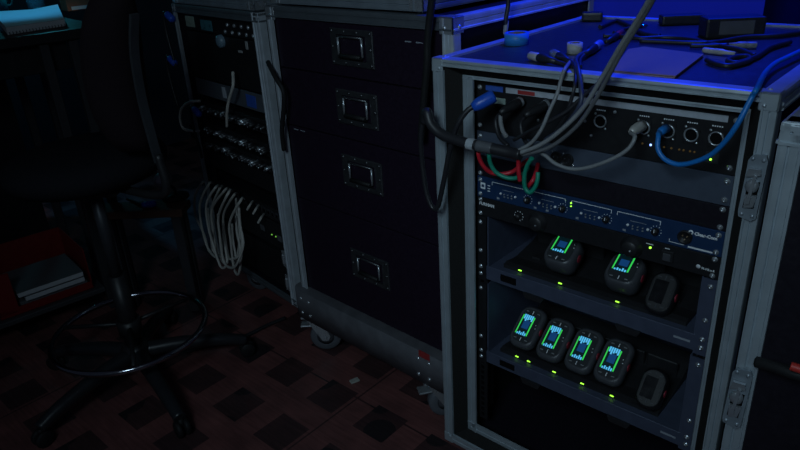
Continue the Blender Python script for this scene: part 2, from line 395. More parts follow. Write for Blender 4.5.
# --- patch panel
def patch_panel():
    z0, z1 = ZR[1], ZR[0]
    t, w, h = unit('stage_box', 'black connector panel with a white label strip along the top and round sockets', 'connector panel', z0, z1)
    P = lambda px, py: upt(px, py, t, z0=z0)
    zs = (P(486, 86)[1]+P(728, 121)[1])/2; sh = .0105
    mb = MB(); mb.use(STRIP).box((P(506, 90)[0], -.0008, zs-sh/2), (P(728, 121)[0], 0, zs+sh/2))
    mb.use(BLUEL).box((P(486, 86)[0], -.0010, zs-sh/2), (P(503, 90)[0], 0, zs+sh/2))
    mb.use(REDL).box((P(518, 91)[0], -.0012, zs-sh/2+.001), (P(535, 95)[0], 0, zs+sh/2-.002))
    mb.build('label_strip', None, t)
    for px, py in ((601, 117), (644, 125.5), (668.5, 128), (692, 131.3), (717, 134.7)):
        x, z = P(px, py); z = zs-.033
        mb = MB(); mb.use(BLK).box((x-.013, -.0015, z-.0155), (x+.013, 0, z+.0155), .0008)
        mb.use(STEEL).lathe([(.0118, -.0015), (.0118, -.004), (.0098, -.004), (.0094, .0)], (x, 0, z), (0, 1, 0), 24)
        mb.use(DARKGAP).lathe([(.0096, -.0016), (0, -.0016)], (x, 0, z), (0, 1, 0), 24)
        mb.use(STEEL)
        for a in (-.010, .010): mb.lathe([(.0022, 0), (.0016, .0014), (0, .0016)], (x+a, -.0015, z-a*1.25), (0, -1, 0), 8)
        mb.build('round_socket', None, t)
        mb = MB()
        for k in range(5): mb.box((x-.009+k*.0036, -.0004, z+.0185), (x-.0068+k*.0036, 0, z+.0205))
        mb.build('printed_marking', WHITE, t)
    # network jack with a pale green tag at the left
    x, z = P(500, 101); mb = MB(); mb.use(mat('pale_green_tag', (.35, .45, .40), .6)).box((x-.013, -.002, z-.006), (x+.013, 0, z+.006), .0006)
    mb.use(BLK).box((x-.012, -.003, z-.022), (x+.012, 0, z-.007), .001); mb.use(DARKGAP).box((x-.008, -.0034, z-.020), (x+.008, -.002, z-.010)); mb.build('network_jack', None, t)
    for (px, py) in ((538, 120), (585, 121), (591, 135.5), (548, 112), (615, 112)):
        x, z = P(px, py); mb = MB(); mb.lathe([(.003, 0), (.0026, .002), (0, .0024)], (x, 0, z), (0, -1, 0), 10); mb.build('panel_screw', STEEL, t)
    zz = sum(P(*q)[1] for q in ((650.5, 146), (672, 147.5), (691, 151)))/3
    for i, px in enumerate((642, 650.5, 664, 671.5, 679.5, 684, 690.5, 695)):
        x = P(px, 148)[0]; mb = MB(); mb.lathe([(.0019, 0), (.0019, .001), (.001, .0022), (0, .0024)], (x, 0, zz), (0, -1, 0), 8)
        mb.build('indicator_led', LEDB if i == 1 else AMB, t)
    x, z = P(711, 157.5); mb = MB()
    for a in (0, .006): mb.use(LEDG).lathe([(.0022, 0), (.0018, .002), (0, .0024)], (x, 0, z-.003+a), (0, -1, 0), 8)
    mb.use(PACKFACE).box((x-.009, -.0006, z-.009), (x+.012, 0, z+.009)); mb.build('indicator_led', None, t)
    return t
patch_panel()
# --- grey-blue drawer panel with two XLR sockets
def grey_panel():
    z0, z1 = ZR[2], ZR[1]
    t, w, h = unit('blank_plate', 'plain grey-blue metal panel with two sockets, under the connector panel', 'rack panel', z0, z1, m=GREYBL)
    for px, py in ((557, 156), (568, 159.5)):
        x, z = upt(px, py, t, z0=z0); mb = MB(); z = h*.52
        mb.use(BLK).lathe([(.012, 0), (.012, -.004), (.0095, -.004), (.009, -.001)], (x, 0, z), (0, 1, 0), 20); mb.lathe([(.0095, -.001), (0, -.001)], (x, 0, z), (0, 1, 0), 20)
        mb.use(CHROME)
        for k in range(3): mb.lathe([(.0016, 0), (.0016, .003), (0, .0036)], (x+.005*math.cos(2.1*k+.5), -.003, z+.005*math.sin(2.1*k+.5)), (0, -1, 0), 6)
        for a in (-.0105, .0105): mb.lathe([(.0022, 0), (0, .0016)], (x+a, 0, z-a), (0, -1, 0), 6)
        mb.build('round_socket', None, t)
grey_panel()
def black_panel():
    z0, z1 = ZR[3], ZR[2]
    t, w, h = unit('blank_plate', 'matte black rack panel directly above the navy intercom unit', 'rack panel', z0, z1, m=LAM)
    mb = MB(); mb.box((.03, -.0006, .004), (w-.03, 0, .0052)); mb.build('fold', BLK, t)
black_panel()
# --- navy intercom station
def intercom():
    z0, z1 = ZR[4], ZR[3]
    t, w, h = unit('intercom_station', 'navy blue intercom rack unit with white outlines, small buttons and a logo at right', 'intercom unit', z0, z1, m=NAVY)
    P = lambda px, py: upt(px, py, t, z0=z0)
    mb = MB(); mb.use(WHITE)
    bx = [(492, 530+36), (571, 613), (617.5, 662)]
    spans = [(P(492, 178)[0], P(566, 198)[0]), (P(571.5, 198)[0], P(612, 209)[0]), (P(617.5, 209)[0], P(661, 222)[0])]
    spans[0] = (P(492, 178)[0], P(566, 197)[0]); zt = h-.0065; ln = .0012
    for a, b in spans:
        mb.box((a, -.0004, zt-ln), (b, 0, zt)); mb.box((a, -.0004, zt-.008), (a+ln, 0, zt)); mb.box((b-ln, -.0004, zt-.008), (b, 0, zt)); mb.build('printed_outline', None, t); mb = MB(); mb.use(WHITE)
    xs = P(483, 183)[0]
    mb.box((xs-.006, -.0005, h*.42), (xs+.006, 0, h*.42+.014))
    mb.use(NAVY).box((xs-.003, -.0007, h*.42+.004), (xs+.003, -.0004, h*.42+.010)); mb.use(WHITE)
    for k in range(3): mb.box((xs+.012, -.0004, h*.35+k*.006), (xs+.018, 0, h*.35+k*.006+.002))
    mb.build('printed_emblem', None, t); mb = MB(); mb.use(mat('grey_print', (.3, .33, .38), .6))
    for cx in (P(497, 192)[0], P(534, 203)[0], P(576, 214)[0], P(623, 226)[0], P(546, 206)[0]): mb.box((cx, -.0004, .0045), (cx+.006, 0, .0085)); mb.build('printed_marking', mat('grey_print', (.3, .33, .38), .6), t); mb = MB()
    lx = P(691.5, 228)[0]; mb.use(WHITE)
    mb.lathe([(.0044, 0), (.0044, .0005), (0, .0005)], (lx, 0, h*.70), (0, -1, 0), 20)
    mb.use(NAVY).lathe([(.0018, .0005), (.0018, .0008), (0, .0008)], (lx, 0, h*.70), (0, -1, 0), 12); mb.use(WHITE)
    text_bm(mb, 'Clear-Com', .0082, (lx+.0062, 0, h*.70-.0030), X, Z, .0005, .00045); mb.build('printed_logo', None, t); mb = MB(); mb.use(WHITE)
    x0, x1 = P(669, 240)[0], P(684, 243)[0]; mb.box((x0, -.0004, .0058), (x1, 0, .0068)); mb.box((x0, -.0004, .0058), (x0+ln, 0, .012)); mb.build('printed_marking', None, t); mb = MB(); mb.use(WHITE)
    x0, x1 = P(688, 245)[0], P(713, 250)[0]; mb.box((x0, -.0004, .0036), (x1, 0, .0066))
    mb.build('printed_marking', None, t)
    def buttons(px0, px1, py0, py1):
        xa, xb = P(px0, py0)[0], P(px1, py1)[0]
        for k in range(5):
            x = xa+(xb-xa)*k/4
            big = k in (0, 4)
            mb = MB(); r = .0024 if big else .0014
            mb.use(BTN if not big else WHITE).lathe([(r, 0), (r, .0022), (r*.7, .003), (0, .003)], (x, 0, h*.40), (0, -1, 0), 10)
            if not big: mb.use(BTN).box((x-.0016, -.0012, h*.40-.007), (x+.0016, 0, h*.40-.0045))
            mb.build('push_button', None, t)
        mb = MB(); mb.box((xa+.004, -.0004, h*.58), (xb-.004, 0, h*.60)); mb.build('printed_marking', mat('grey_print', (.3, .33, .38), .6), t)
    buttons(501, 515.5, 190, 194); buttons(539.5, 555.5, 200, 204.5); buttons(581.5, 599.5, 211, 216); buttons(628, 648, 224, 230)
    for px, py in ((528, 196), (563, 207), (607, 217), (656, 231)):
        x = P(px, py)[0]; mb = MB(); mb.use(BLK).lathe([(.0062, 0), (.006, .008), (.005, .0095), (0, .0095)], (x, 0, h*.42), (0, -1, 0), 18)
        mb.use(WHITE).box((x-.0006, -.0102, h*.42), (x+.0006, -.009, h*.42+.0055))
        for a in range(9):
            g = math.radians(225-a*33.75); mb.box((x+.0095*math.cos(g)-.0007, -.0004, h*.42+.0095*math.sin(g)-.0007), (x+.0095*math.cos(g)+.0007, 0, h*.42+.0095*math.sin(g)+.0007))
        mb.build('rotary_knob', None, t)
    x = P(572, 202)[0]; mb = MB(); mb.lathe([(.0015, 0), (.0012, .002), (0, .002)], (x-.0015, 0, h*.74), (0, -1, 0), 8); mb.lathe([(.0013, 0), (.001, .002), (0, .002)], (x-.0012, 0, h*.60), (0, -1, 0), 8); mb.build('indicator_led', LEDG, t)
    x, z = P(685.5, 235); mb = MB(); mb.use(BLK).lathe([(.0125, 0), (.0125, .004), (.0098, .004), (.0094, .001), (0, .001)], (x, 0, h*.47), (0, -1, 0), 24)
    mb.use(mat('brass', (.5, .36, .22), .35, .9))
    for k in range(3): mb.lathe([(.0014, 0), (.0014, .003), (0, .003)], (x+.0045*math.cos(2.1*k+.5), -.001, h*.47+.0045*math.sin(2.1*k+.5)), (0, -1, 0), 6)
    mb.build('headset_socket', None, t)
intercom()
# --- power conditioner
def conditioner():
    z0, z1 = ZR[5], ZR[4]
    t, w, h = unit('power_conditioner', 'black power conditioner with two round pull-out lamps, under the navy unit', 'power conditioner', z0, z1)
    P = lambda px, py: upt(px, py, t, z0=z0)
    mb = MB(); mb.use(WHITE); text_bm(mb, 'FURMAN', .0095, (P(479.5, 204)[0], 0, h*.60), X, Z, .0005, .00045)
    x = P(698.5, 265)[0]; mb.build('printed_marking', None, t); mb = MB(); mb.use(WHITE).lathe([(.0038, 0), (.0038, .0005), (0, .0005)], (x, 0, h*.30+.003), (0, -1, 0), 14); text_bm(mb, 'M-10Lx E', .0056, (x+.0055, 0, h*.30), X, Z, .0005, .00025)
    mb.build('printed_marking', None, t); mb = MB(); x = P(650, 246)[0]; mb.use(WHITE).box((x-.007, -.0004, h*.80), (x+.006, 0, h*.84)); mb.build('printed_marking', None, t); mb = MB(); mb.use(WHITE); x = P(668, 246)[0]; mb.box((x-.005, -.0004, h*.80), (x+.004, 0, h*.84)); mb.build('printed_marking', None, t)
    for px, py in ((538, 220), (632, 245)):
        x, z = P(px, py); mb = MB(); mb.use(BLKPL).lathe([(.021, 0), (.021, .003), (.017, .006), (.016, .012), (.013, .015), (0, .015)], (x, 0, h*.46), (0, -1, 0), 28)
        mb.use(STEEL).sphere((x+.003, -.0155, h*.46-.002), .0022, n=8); mb.build('pull_out_lamp', None, t)
    x = P(519, 214)[0]
    mb = MB()
    for k in range(10): g = 2*PI*k/10; mb.box((x+.010*math.cos(g)-.0009, -.0005, h*.52+.010*math.sin(g)-.0009), (x+.010*math.cos(g)+.0009, 0, h*.52+.010*math.sin(g)+.0009))
    mb.build('printed_marking', WHITE, t)
    mb = MB(); mb.lathe([(.0065, 0), (.006, .01), (0, .0105)], (x, 0, h*.52), (0, -1, 0), 18); mb.build('rotary_knob', BLK, t)
    x, z = P(650, 251); mb = MB(); mb.lathe([(.0022, 0), (.0018, .002), (0, .002)], (x, 0, h*.66), (0, -1, 0), 10); mb.build('indicator_led', LEDG, t)
    x = P(668, 257)[0]; mb = MB(); mb.use(BLKPL).box((x-.012, -.003, h*.2), (x+.010, 0, h*.72), .0008); mb.use(GRAYPL).box((x-.008, -.006, h*.28), (x+.006, -.002, h*.62), .001); mb.build('rocker_switch', None, t)
conditioner()

# --- sliding trays with chargers and belt packs
def tray(label, zlip0, zlip1, ztop):
    t = thing('rack_tray', label, 'rack tray', RK.w(.066, .052, zlip0), RK.yaw)
    w = .5005; h = zlip1-zlip0; sd = .30
    mb = MB(); mb.box((.0236, .004, h-.006), (w-.0236, sd, h-.003)); mb.build('tray_floor', SHELFM, t)
    mb = MB(); mb.box((.020, .002, 0), (w-.022, .006, h), .0008); lip = mb.build('front_lip', SHELFM, t)
    mb = MB(); mb.box((.060, .0012, h*.25), (.100, .0024, h*.75), .001); mb.build('finger_slot', DARKGAP, lip)
    mb = MB(); mb.box((w-.060, .0012, h*.42), (w-.030, .0022, h*.55)); mb.build('printed_marking', mat('grey_print', (.3, .33, .38), .6), lip)
    for x0, x1 in ((0, .0225), (w-.0225, w)):
        mb = MB(); mb.box((x0, 0, -.004), (x1, .0028, ztop-zlip0)); mb.build('mounting_ear', BLK if x0 == 0 else SHELFM, t)
    for x in (.0236, w-.0266):
        mb = MB(); mb.box((x, .004, 0), (x+.003, sd, ztop-zlip0)); mb.build('side_cheek', SHELFM, t)
    mb = MB(); mb.box((.020, sd-.003, h-.003), (w-.020, sd, ztop-zlip0)); mb.build('back_cheek', mat('dark_sheet', (.010, .011, .016), .6), t)
    for x in (.12, .33):
        mb = MB(); mb.prism([(0, 0), (.050, 0), (.044, -.012), (.006, -.012)], (X, Z, Y), (x, -.004, .002), .012); mb.build('stop_tab', BLKPL, t)
    for x in (.0085, w-.0095):
        for zz in (.012, .030, .070, ztop-zlip0-.014):
            s = MB(); screw(s, (x, 0, zz)); s.build('mounting_screw', STEEL, t)
    return t, zlip1
L1 = [RK.at(*q, .054).z for q in ((500, 282), (686, 350), (497, 269), (686, 332))]
zl1a, zl1b = (L1[0]+L1[1])/2, (L1[2]+L1[3])/2
L2 = [RK.at(*q, .054).z for q in ((668, 441), (510, 359), (668, 430))]
zl2a, zl2b = L2[0], (L2[1]+L2[2])/2
tray('upper slate blue sheet metal tray carrying two lit belt packs', zl1a, zl1b, ZR[5]-.003)
tray('lower slate blue sheet metal tray carrying four lit belt packs', zl2a, zl2b, zl1a-.012)

BAYU = [.158, .230, .302, .374, .446]
def charger(label, zf, us, leds, name='charging_base'):
    t = thing(name, label, 'charger', RK.w(us[0]-.045, .075, zf-.0027), RK.yaw)
    w = us[-1]-us[0]+.09
    mb = MB(); mb.prism([(0, 0), (.19, 0), (.19, .045), (.125, .018), (.05, .0055), (.012, .011), (0, .008)], (Y, Z, X), (0, 0, 0), w); mb.build('charger_body', BLKPL, t)
    for u in us:
        x = u-us[0]+.045
        mb = MB(); mb.box((x-.033, .124, .012), (x+.033, .130, .052), .002); mb.box((x-.010, .06, .003), (x+.010, .13, .012), .001); mb.build('charging_bay', BLKPL, t)
        pass
    for px, py in leds:
        x = RK.at(px, py, .074).x-us[0]+.045
        mb = MB(); mb.box((x-.0040, -.0012, .0040), (x+.0040, .002, .0066), .0006); mb.build('status_led', LEDG, t)
    return t
def beltpack(label, cell_u, zc, v, grp, lit=True, upper=False, name='belt_pack', tilt=.95, w=.064, hgt=.104, full=True, dk=1.0):
    """wireless intercom belt pack leaning back in the charger: local x right, y depth, z up before tilting"""
    t = thing(name, label, 'belt pack', RK.w(cell_u, v, zc), RK.yaw, grp)
    t.rotation_euler = (-tilt, 0, RK.yaw)
    def rr(w_, h_, r, n=5):
        pts = []
        for cx, cz, a0 in ((w_/2-r, h_/2-r, 0), (-w_/2+r, h_/2-r, 90), (-w_/2+r, -h_/2+r, 180), (w_/2-r, -h_/2+r, 270)):
            for k in range(n+1): g = math.radians(a0+90*k/n); pts.append((cx+r*math.cos(g), cz+r*math.sin(g)))
        return pts
    mb = MB(); rings = []
    for y, k, r in ((0, .86, .020), (.004, .96, .021), (.008, 1.0, .022), (.018, 1.0, .020), (.028, .90, .018), (.032, .80, .016)):
        rings.append([mb.bm.verts.new((p[0], y*dk, p[1])) for p in rr(w*k, hgt*k, r)])
    n = len(rings[0])
    for A, B in zip(rings, rings[1:]):
        for i in range(n): f = mb.bm.faces.new((A[i], A[(i+1) % n], B[(i+1) % n], B[i])); f.smooth = True
    mb.bm.faces.new(rings[0]); mb.bm.faces.new(rings[-1][::-1]); mb.build('body', GRAYPL if lit else mat('near_black_plastic', (.011, .011, .013), .4), t)  # packs with dead screens get a darker body colour
    mb = MB(); mb.prism(rr(w*.74, hgt*.80, .014), (X, Z, Y), (0, -.0008, 0), .0014); mb.build('face_bezel', PACKFACE if lit else BLKPL, t)
    sw, sh = w*.49, hgt*.53; zc0 = 0 if full else .008
    sx = -.004
    if lit:
        mb = MB(); y = -.0016
        mb.use(SCRK).box((sx-sw/2, y, zc0-sh/2), (sx+sw/2, -.0004, zc0+sh/2))
        mb.use(SCRG)
        lw = .0026
        mb.box((sx-sw/2, y-.0004, zc0-sh*.44), (sx-sw/2+lw, y, zc0+sh*.44)); mb.box((sx+sw/2-lw*1.4, y-.0004, zc0-sh*.44), (sx+sw/2-lw*.2, y, zc0+sh*.44))
        mb.use(SCRB).box((sx-sw*.24, y-.0003, zc0-sh*.16), (sx+sw*.28, y, zc0+sh*.22))
        mb.use(SCRC)
        ks = [.5, .8, .6, 1.0, .7]
        for k in range(5):
            x0 = sx-sw*.38+k*sw*.155
            mb.box((x0, y-.0004, zc0-sh*.46), (x0+sw*.10, y, zc0-sh*.46+sh*.17*ks[k]))
            if full: mb.box((x0, y-.0004, zc0+sh*.48-sh*.22*ks[(k+2) % 5]-sh*.08), (x0+sw*.11, y, zc0+sh*.48))
        mb.build('screen', None, t)
    else:
        mb = MB(); mb.box((sx-sw/2, -.0016, zc0-sh/2), (sx+sw/2, -.0004, zc0+sh/2)); mb.build('screen', mat('dead_screen', (.006, .006, .008), .25), t)
    for row in ((-1, 1) if full else (-1,)):
        for k in (-1, 0, 1):
            mb = MB(); z = row*hgt*.335; mb.box((k*w*.22-(.0035 if k else .001), -.002, z-(.0012 if k else .0045)), (k*w*.22+(.0035 if k else .001), -.0006, z+(.0012 if k else .0045)), .0005); mb.build('button', (BTN if k else WHITE) if lit else GRAYPL, t)
    mb = MB()
    for dx, dz in ((w*.31, .008), (w*.34, .000)): mb.lathe([(.0013, 0), (.001, .0014), (0, .0016)], (dx, -.0006, dz+zc0), (0, -1, 0), 8)
    mb.build('icon_light', WHITE if lit else GRAYPL, t)
    mb = MB(); mb.lathe([(.0085, 0), (.0085, .0018), (.007, .0022), (0, .0022)], (w/2-.001, .014*dk, .0), (1, 0, 0), 16); mb.build('call_button', mat('red_button', (.30, .02, .04), .5), t)
    return t
def pl(px, py, v): p = RK.at(px, py, v); return p.x, p.z
charger('black charging base on the upper tray under two lit belt packs', zl1b, [.165, .262, .395, .475], ((520, 259), (560, 282), (617, 303)))
charger('black charging base on the lower tray under four lit belt packs', zl2b, BAYU, ((517, 346), (528.5, 359), (554, 370.5), (582, 383), (611.5, 396.5)))
VU = .116; tl = .92
up_l = ['left of the two lit belt packs leaning on the upper tray', 'right of the two lit belt packs leaning on the upper tray']
for (px, py), lb in zip(((562, 248.5), (624, 267.5)), up_l):
    VV = .096; u, z = pl(px, py, VV); beltpack(lb, u, z, VV, 'lit belt packs charging in the rack', full=False, hgt=.076, w=.069, tilt=1.05, dk=1.55)
lo_l = ['leftmost of the four lit belt packs on the lower tray', 'second from left of the four lit belt packs on the lower tray', 'third from left of the four lit belt packs on the lower tray', 'rightmost of the four lit belt packs on the lower tray']
for (px, py), lb in zip(((527, 326), (554, 338), (583, 349), (613, 360)), lo_l):
    u, z = pl(px, py, VU); beltpack(lb, u, z, VU, 'lit belt packs charging in the rack', tilt=tl)
# unlit packs standing in the right-hand bays
for (px, py), lb in zip(((661, 292), (651, 388)), ('dark unlit belt pack at the right end of the upper tray', 'dark unlit belt pack at the right end of the lower tray')):
    u, z = pl(px, py, .088); beltpack(lb, u, z, .088, 'unlit belt packs at the right of the trays', lit=False, tilt=.75, w=.052, hgt=.086)

# ------------------------------------------------------------------ flight case beside it (closed, right)
def closed_case():
    o = RK.w(.66, -.14, 0); t = thing('flight_case', 'closed black flight case with silver edges at the right beside the open rack', 'flight case', o, RK.yaw)
    w, zb, zt, d = .62, ZB, 1.086, .70
    mb = MB(); mb.box((.003, .004, zb+.003), (w-.003, d, zt-.003)); mb.build('case_body', LAM, t)
    for (p0, p1, a, b) in (((0, 0, zb), (0, 0, zt), X, Y), ((w, 0, zb), (w, 0, zt), -X, Y), ((.0, 0, zt), (w, 0, zt), -Z, Y), ((0, 0, zb), (w, 0, zb), Z, Y), ((0, 0, zt), (0, d, zt), -Z, X), ((w, 0, zt), (w, d, zt), -Z, -X)):
        mb = MB(); extr(mb, p0, p1, a, b, .027, .026); mb.build('edge_extrusion', ALU, t)
    F = Frame(o.x, o.y, RK.yaw)
    zl = F.at(741, 396, 0).z; butterfly_latch(t, (.008, -.005, zl))
    zl = F.at(792, 190, 0).z; butterfly_latch(t, (.075, .0035, zl))
    for u, v in ((.09, .09), (w-.09, .09), (.09, d-.09), (w-.09, d-.09)): caster(t, u, v, zb, .048, .5)
    return F
CC = closed_case()

# ------------------------------------------------------------------ drawer case (middle)
def drawer_case():
    w, zb, zt, d = .666, .255, 1.142, .60
    t = thing('drawer_case', 'tall black drawer flight case with four recessed metal handles on a wheeled board', 'flight case', DR.o, DR.yaw)
    mb = MB(); mb.box((.006, .012, zb), (w-.006, d-.004, zt-.004)); mb.build('case_body', LAM, t)
    ew = .026
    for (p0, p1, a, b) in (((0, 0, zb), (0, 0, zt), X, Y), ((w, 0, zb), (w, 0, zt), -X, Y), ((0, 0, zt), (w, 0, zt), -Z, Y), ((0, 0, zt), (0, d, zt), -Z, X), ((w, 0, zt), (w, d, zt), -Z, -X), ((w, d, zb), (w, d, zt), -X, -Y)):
        mb = MB(); extr(mb, p0, p1, a, b, ew, .024); mb.build('edge_extrusion', mat('shadowed_aluminium', (.13, .15, .17), .45, .4, .25, 30) if p0[2] == p1[2] and a == -Z and b == Y else mat('lit_aluminium', (.62, .68, .74), .4, .4, .25, 30), t)  # light and shade put into the metal: darker top front edge, brighter others
    for u, s in ((0, 1), (w, -1)):
        mb = MB(); mb.box((u-s*.003, -.0035, zt-.034), (u+s*.036, .002, zt+.003), .0015); mb.box((u-s*.003, -.0035, zt-.002), (u+s*.036, .036, zt+.003), .0015); mb.box((u-s*.003, -.0035, zt-.034), (u+s*.002, .036, zt+.003), .0015)
        for q, ax in (((u+s*.02, -.0035, zt-.02), (0, -1, 0)), ((u-s*.003, .02, zt-.02), (-s, 0, 0))): mb.lathe([(.005, 0), (.004, .002), (0, .003)], q, ax, 8)
        mb.build('corner_bracket', STEEL, t)
    zs = [(1.1135, .980, 1.055), (.976, .813, .900), (.809, .583, .7195), (.579, .262, .4305)]
    for z1, z0, zh in zs:
        mb = MB(); mb.box((.030, .004, z0), (w-.030, .014, z1), .001); dr = mb.build('drawer', mat('drawer_laminate', (.017, .0095, .021), .5, 0, .3, 130, .2, spec=.3), t)
        cx = .338; a, b_ = .0775, .046
        mb = MB()
        # dished plate: outer rim, recess walls, back
        def ringp(hw, hh, y): return [mb.bm.verts.new((cx+x*hw, y, zh+z*hh)) for x, z in ((-1, -1), (1, -1), (1, 1), (-1, 1))]
        mb.mats = [STEEL, BLK]; mb.mi = 0
        R = [ringp(a, b_, .004), ringp(a, b_, .001), ringp(a*.97, b_*.95, -.0005), ringp(a*.68, b_*.68, -.0005), ringp(a*.62, b_*.60, .016)]
        fs = []
        for i, (A, B) in enumerate(zip(R, R[1:])):
            for k in range(4):
                f = mb.bm.faces.new((A[k], A[(k+1) % 4], B[(k+1) % 4], B[k])); f.material_index = 0 if i < 3 else 1
        f = mb.bm.faces.new(R[-1]); f.material_index = 1
        mb.mi = 0
        for x in (-.9, -.3, .3, .9):
            for z in (-.84, .84): mb.lathe([(.0042, 0), (.0034, .002), (0, .003)], (cx+a*x, -.0005, zh+b_*z), (0, -1, 0), 8)
        for x in (-.9, .9): mb.lathe([(.0042, 0), (.0034, .002), (0, .003)], (cx+a*x, -.0005, zh), (0, -1, 0), 8)
        mb.build('handle_plate', mat('dark_zinc', (.12, .125, .135), .4, .8, .3, 60), dr)
        dr.children[0].data.materials[0] = mat('dark_zinc', (.12, .125, .135), .4, .8)
        g = MB(); g.use(STEEL)
        for s in (-1, 1): g.cyl((cx+s*a*.56, -.004, zh+b_*.55), (cx+s*a*.56, -.004, zh-b_*.42), .0032, n=8)
        g.use(mat('dull_rod', (.16, .17, .18), .4, .8)).cyl((cx-a*.58, -.003, zh+b_*.58), (cx+a*.58, -.003, zh+b_*.58), .0028, n=8)
        g.use(RUB).cyl((cx-a*.50, -.005, zh-b_*.44), (cx+a*.50, -.005, zh-b_*.44), .006, n=10)
        g.build('handle_grip', None, dr)
    mb = MB(); mb.use(mat('grey_print', (.3, .33, .38), .6))
    for x, z in ((.52, 1.083), (.555, 1.083), (.055, .80), (.085, .80)):
        mb = MB(); mb.box((x, .0034, z), (x+.020, .004, z+.0025)); mb.build('printed_marking', mat('grey_print', (.3, .33, .38), .6), t)
    # wheeled board
    mb = MB(); pts = []
    u0, u1, v0, v1, r = -.03, w+.0, -.025, d+.02, .03
    for cx, cy, a0 in ((u1-r, v1-r, 0), (u0+r, v1-r, 90), (u0+r, v0+r, 180), (u1-r, v0+r, 270)):
        for k in range(6): g = math.radians(a0+18*k); pts.append((cx+r*math.cos(g), cy+r*math.sin(g)))
    mb.prism(pts, (X, Y, Z), (0, 0, .148), .107, True)
    brd = mb.build('wheel_board', mat('scuffed_grey_board', (.13, .13, .145), .5, .1, .4, 25, .15), t)
    mb = MB()
    for u in (.015, .055, w-.09, w-.13):
        for z in (.172, .225): mb.lathe([(.006, 0), (.005, .002), (0, .004)], (u, v0, z), (0, -1, 0), 10)
    mb.build('board_bolt', STEEL, brd)
    mb = MB(); mb.box((w-.125, v0-.001, .236), (w-.085, v0+.002, .2555)); mb.build('red_tag', REDL, brd)
    for (u, v) in ((.012, .03), (w-.115, .03), (.012, d-.06), (w-.115, d-.06)): caster(t, u, v, .148, .054, .75+.25*(u > .3))
drawer_case()

# case stacked on top of it (only its foot is in view)
def stacked_case(fr, u0, u1, z, label, dep, v0=.02):
    o = fr.w(u0, v0, z); t = thing('stacked_case', label, 'flight case', o, fr.yaw); w = u1-u0; h = .34
    mb = MB(); mb.box((.004, .004, .004), (w-.004, dep-.004, h-.004)); mb.build('case_body', LAM, t)
    for (p0, p1, a, b) in (((0, 0, 0), (0, 0, h), X, Y), ((w, 0, 0), (w, 0, h), -X, Y), ((0, 0, 0), (w, 0, 0), Z, Y), ((0, 0, h), (w, 0, h), -Z, Y), ((w, 0, 0), (w, dep, 0), Z, -X), ((0, 0, 0), (0, dep, 0), Z, X), ((w, 0, h), (w, dep, h), -Z, -X), ((w, dep, 0), (w, dep, h), -X, -Y)):
        mb = MB(); extr(mb, p0, p1, a, b, .028, .026); mb.build('edge_extrusion', ALU2, t)
    for u, s in ((0, 1), (w, -1)):
        mb = MB(); mb.box((u-s*.003, -.0035, -.0005), (u+s*.04, .002, .04), .001); mb.box((u-s*.003, -.0035, -.0005), (u+s*.002, .04, .04), .001); mb.build('corner_bracket', STEEL, t)
    return t
stacked_case(DR, .002, .566, 1.1505, 'black silver-edged case resting on top of the drawer case', .5)
stacked_case(LR, .02, .56, 1.1275, 'dark case resting on top of the left patch rack', .37, .0)

# ------------------------------------------------------------------ left patch rack
LW, LB, LT, LD = .57, .145, 1.121, .38
def left_rack():
    t = thing('patch_rack', 'dim silver-edged equipment rack at the left full of patch cables and devices', 'rack', LR.o, LR.yaw)
    for u in (.003, LW-.012):
        mb = MB(); mb.box((u, .004, LB+.003), (u+.009, LD, LT-.003)); mb.build('side_panel', LAM, t)
    mb = MB(); mb.box((.003, .004, LT-.012), (LW-.003, LD, LT-.003)); mb.build('top_panel', LAM, t)
    mb = MB(); mb.box((.003, .004, LB+.003), (LW-.003, LD, LB+.012)); mb.build('bottom_panel', LAM, t)
    mb = MB(); mb.box((.012, LD-.012, LB+.012), (LW-.012, LD-.004, LT-.012)); mb.build('back_panel', LAM, t)
    m2 = mat('half_lit_aluminium', (.42, .46, .50), .45, .4, .3, 30)  # left edge: same aluminium, its weaker light put into the colour
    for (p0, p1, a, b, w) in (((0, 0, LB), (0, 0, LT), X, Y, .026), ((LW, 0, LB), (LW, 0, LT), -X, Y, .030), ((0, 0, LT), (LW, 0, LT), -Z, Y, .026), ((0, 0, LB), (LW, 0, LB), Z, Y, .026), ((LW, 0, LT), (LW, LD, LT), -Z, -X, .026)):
        mb = MB(); extr(mb, p0, p1, a, b, w, .024); mb.build('edge_extrusion', mat('lit_aluminium', (.62, .68, .74), .4, .4, .25, 30) if w > .028 else (mat('shadowed_aluminium', (.13, .15, .17), .45, .4, .25, 30) if p0[2] == p1[2] else m2), t)  # right edge painted as lit, level front edges painted as shaded
    for u, w in ((.026, .03), (LW-.062, .032)):
        mb = MB(); mb.box((u, .0228, LB+.03), (u+w, .026, LT-.03)); mb.build('rack_rail', BLK, t)
    for z in (.33, .235):
        p = LR.at(291, 262 if z > .3 else 284, 0).z
        mb = MB(); mb.box((LW-.052, -.004, p-.03), (LW-.030, .0, p+.03), .003); mb.box((LW-.047, -.010, p-.018), (LW-.036, -.003, p+.018), .003); mb.build('latch', STEEL, t)
    for u, v in ((.09, .09), (LW-.09, .09), (.09, LD-.09), (LW-.09, LD-.09)): caster(t, u, v, LB, .052, .4)
left_rack()
def lunit(name, label, cat, z0, z1, m=BLK, dep=.25):
    t = thing(name, label, cat, LR.w(.036, .018, z0), LR.yaw); w = .50; h = z1-z0-.002
    mb = MB(); mb.box((0, 0, 0), (w, .004, h), .0008); mb.build('faceplate', m, t)
    mb = MB(); mb.box((.03, .008, .001), (w-.036, dep, h-.001)); mb.build('chassis', BLK, t)
    return t, w, h
def lz(px, py): return LR.at(px, py, .018).z
z_wh1 = (lz(191, 76)+lz(264, 95))/2; z_wh0 = (lz(192, 92)+lz(262, 112))/2
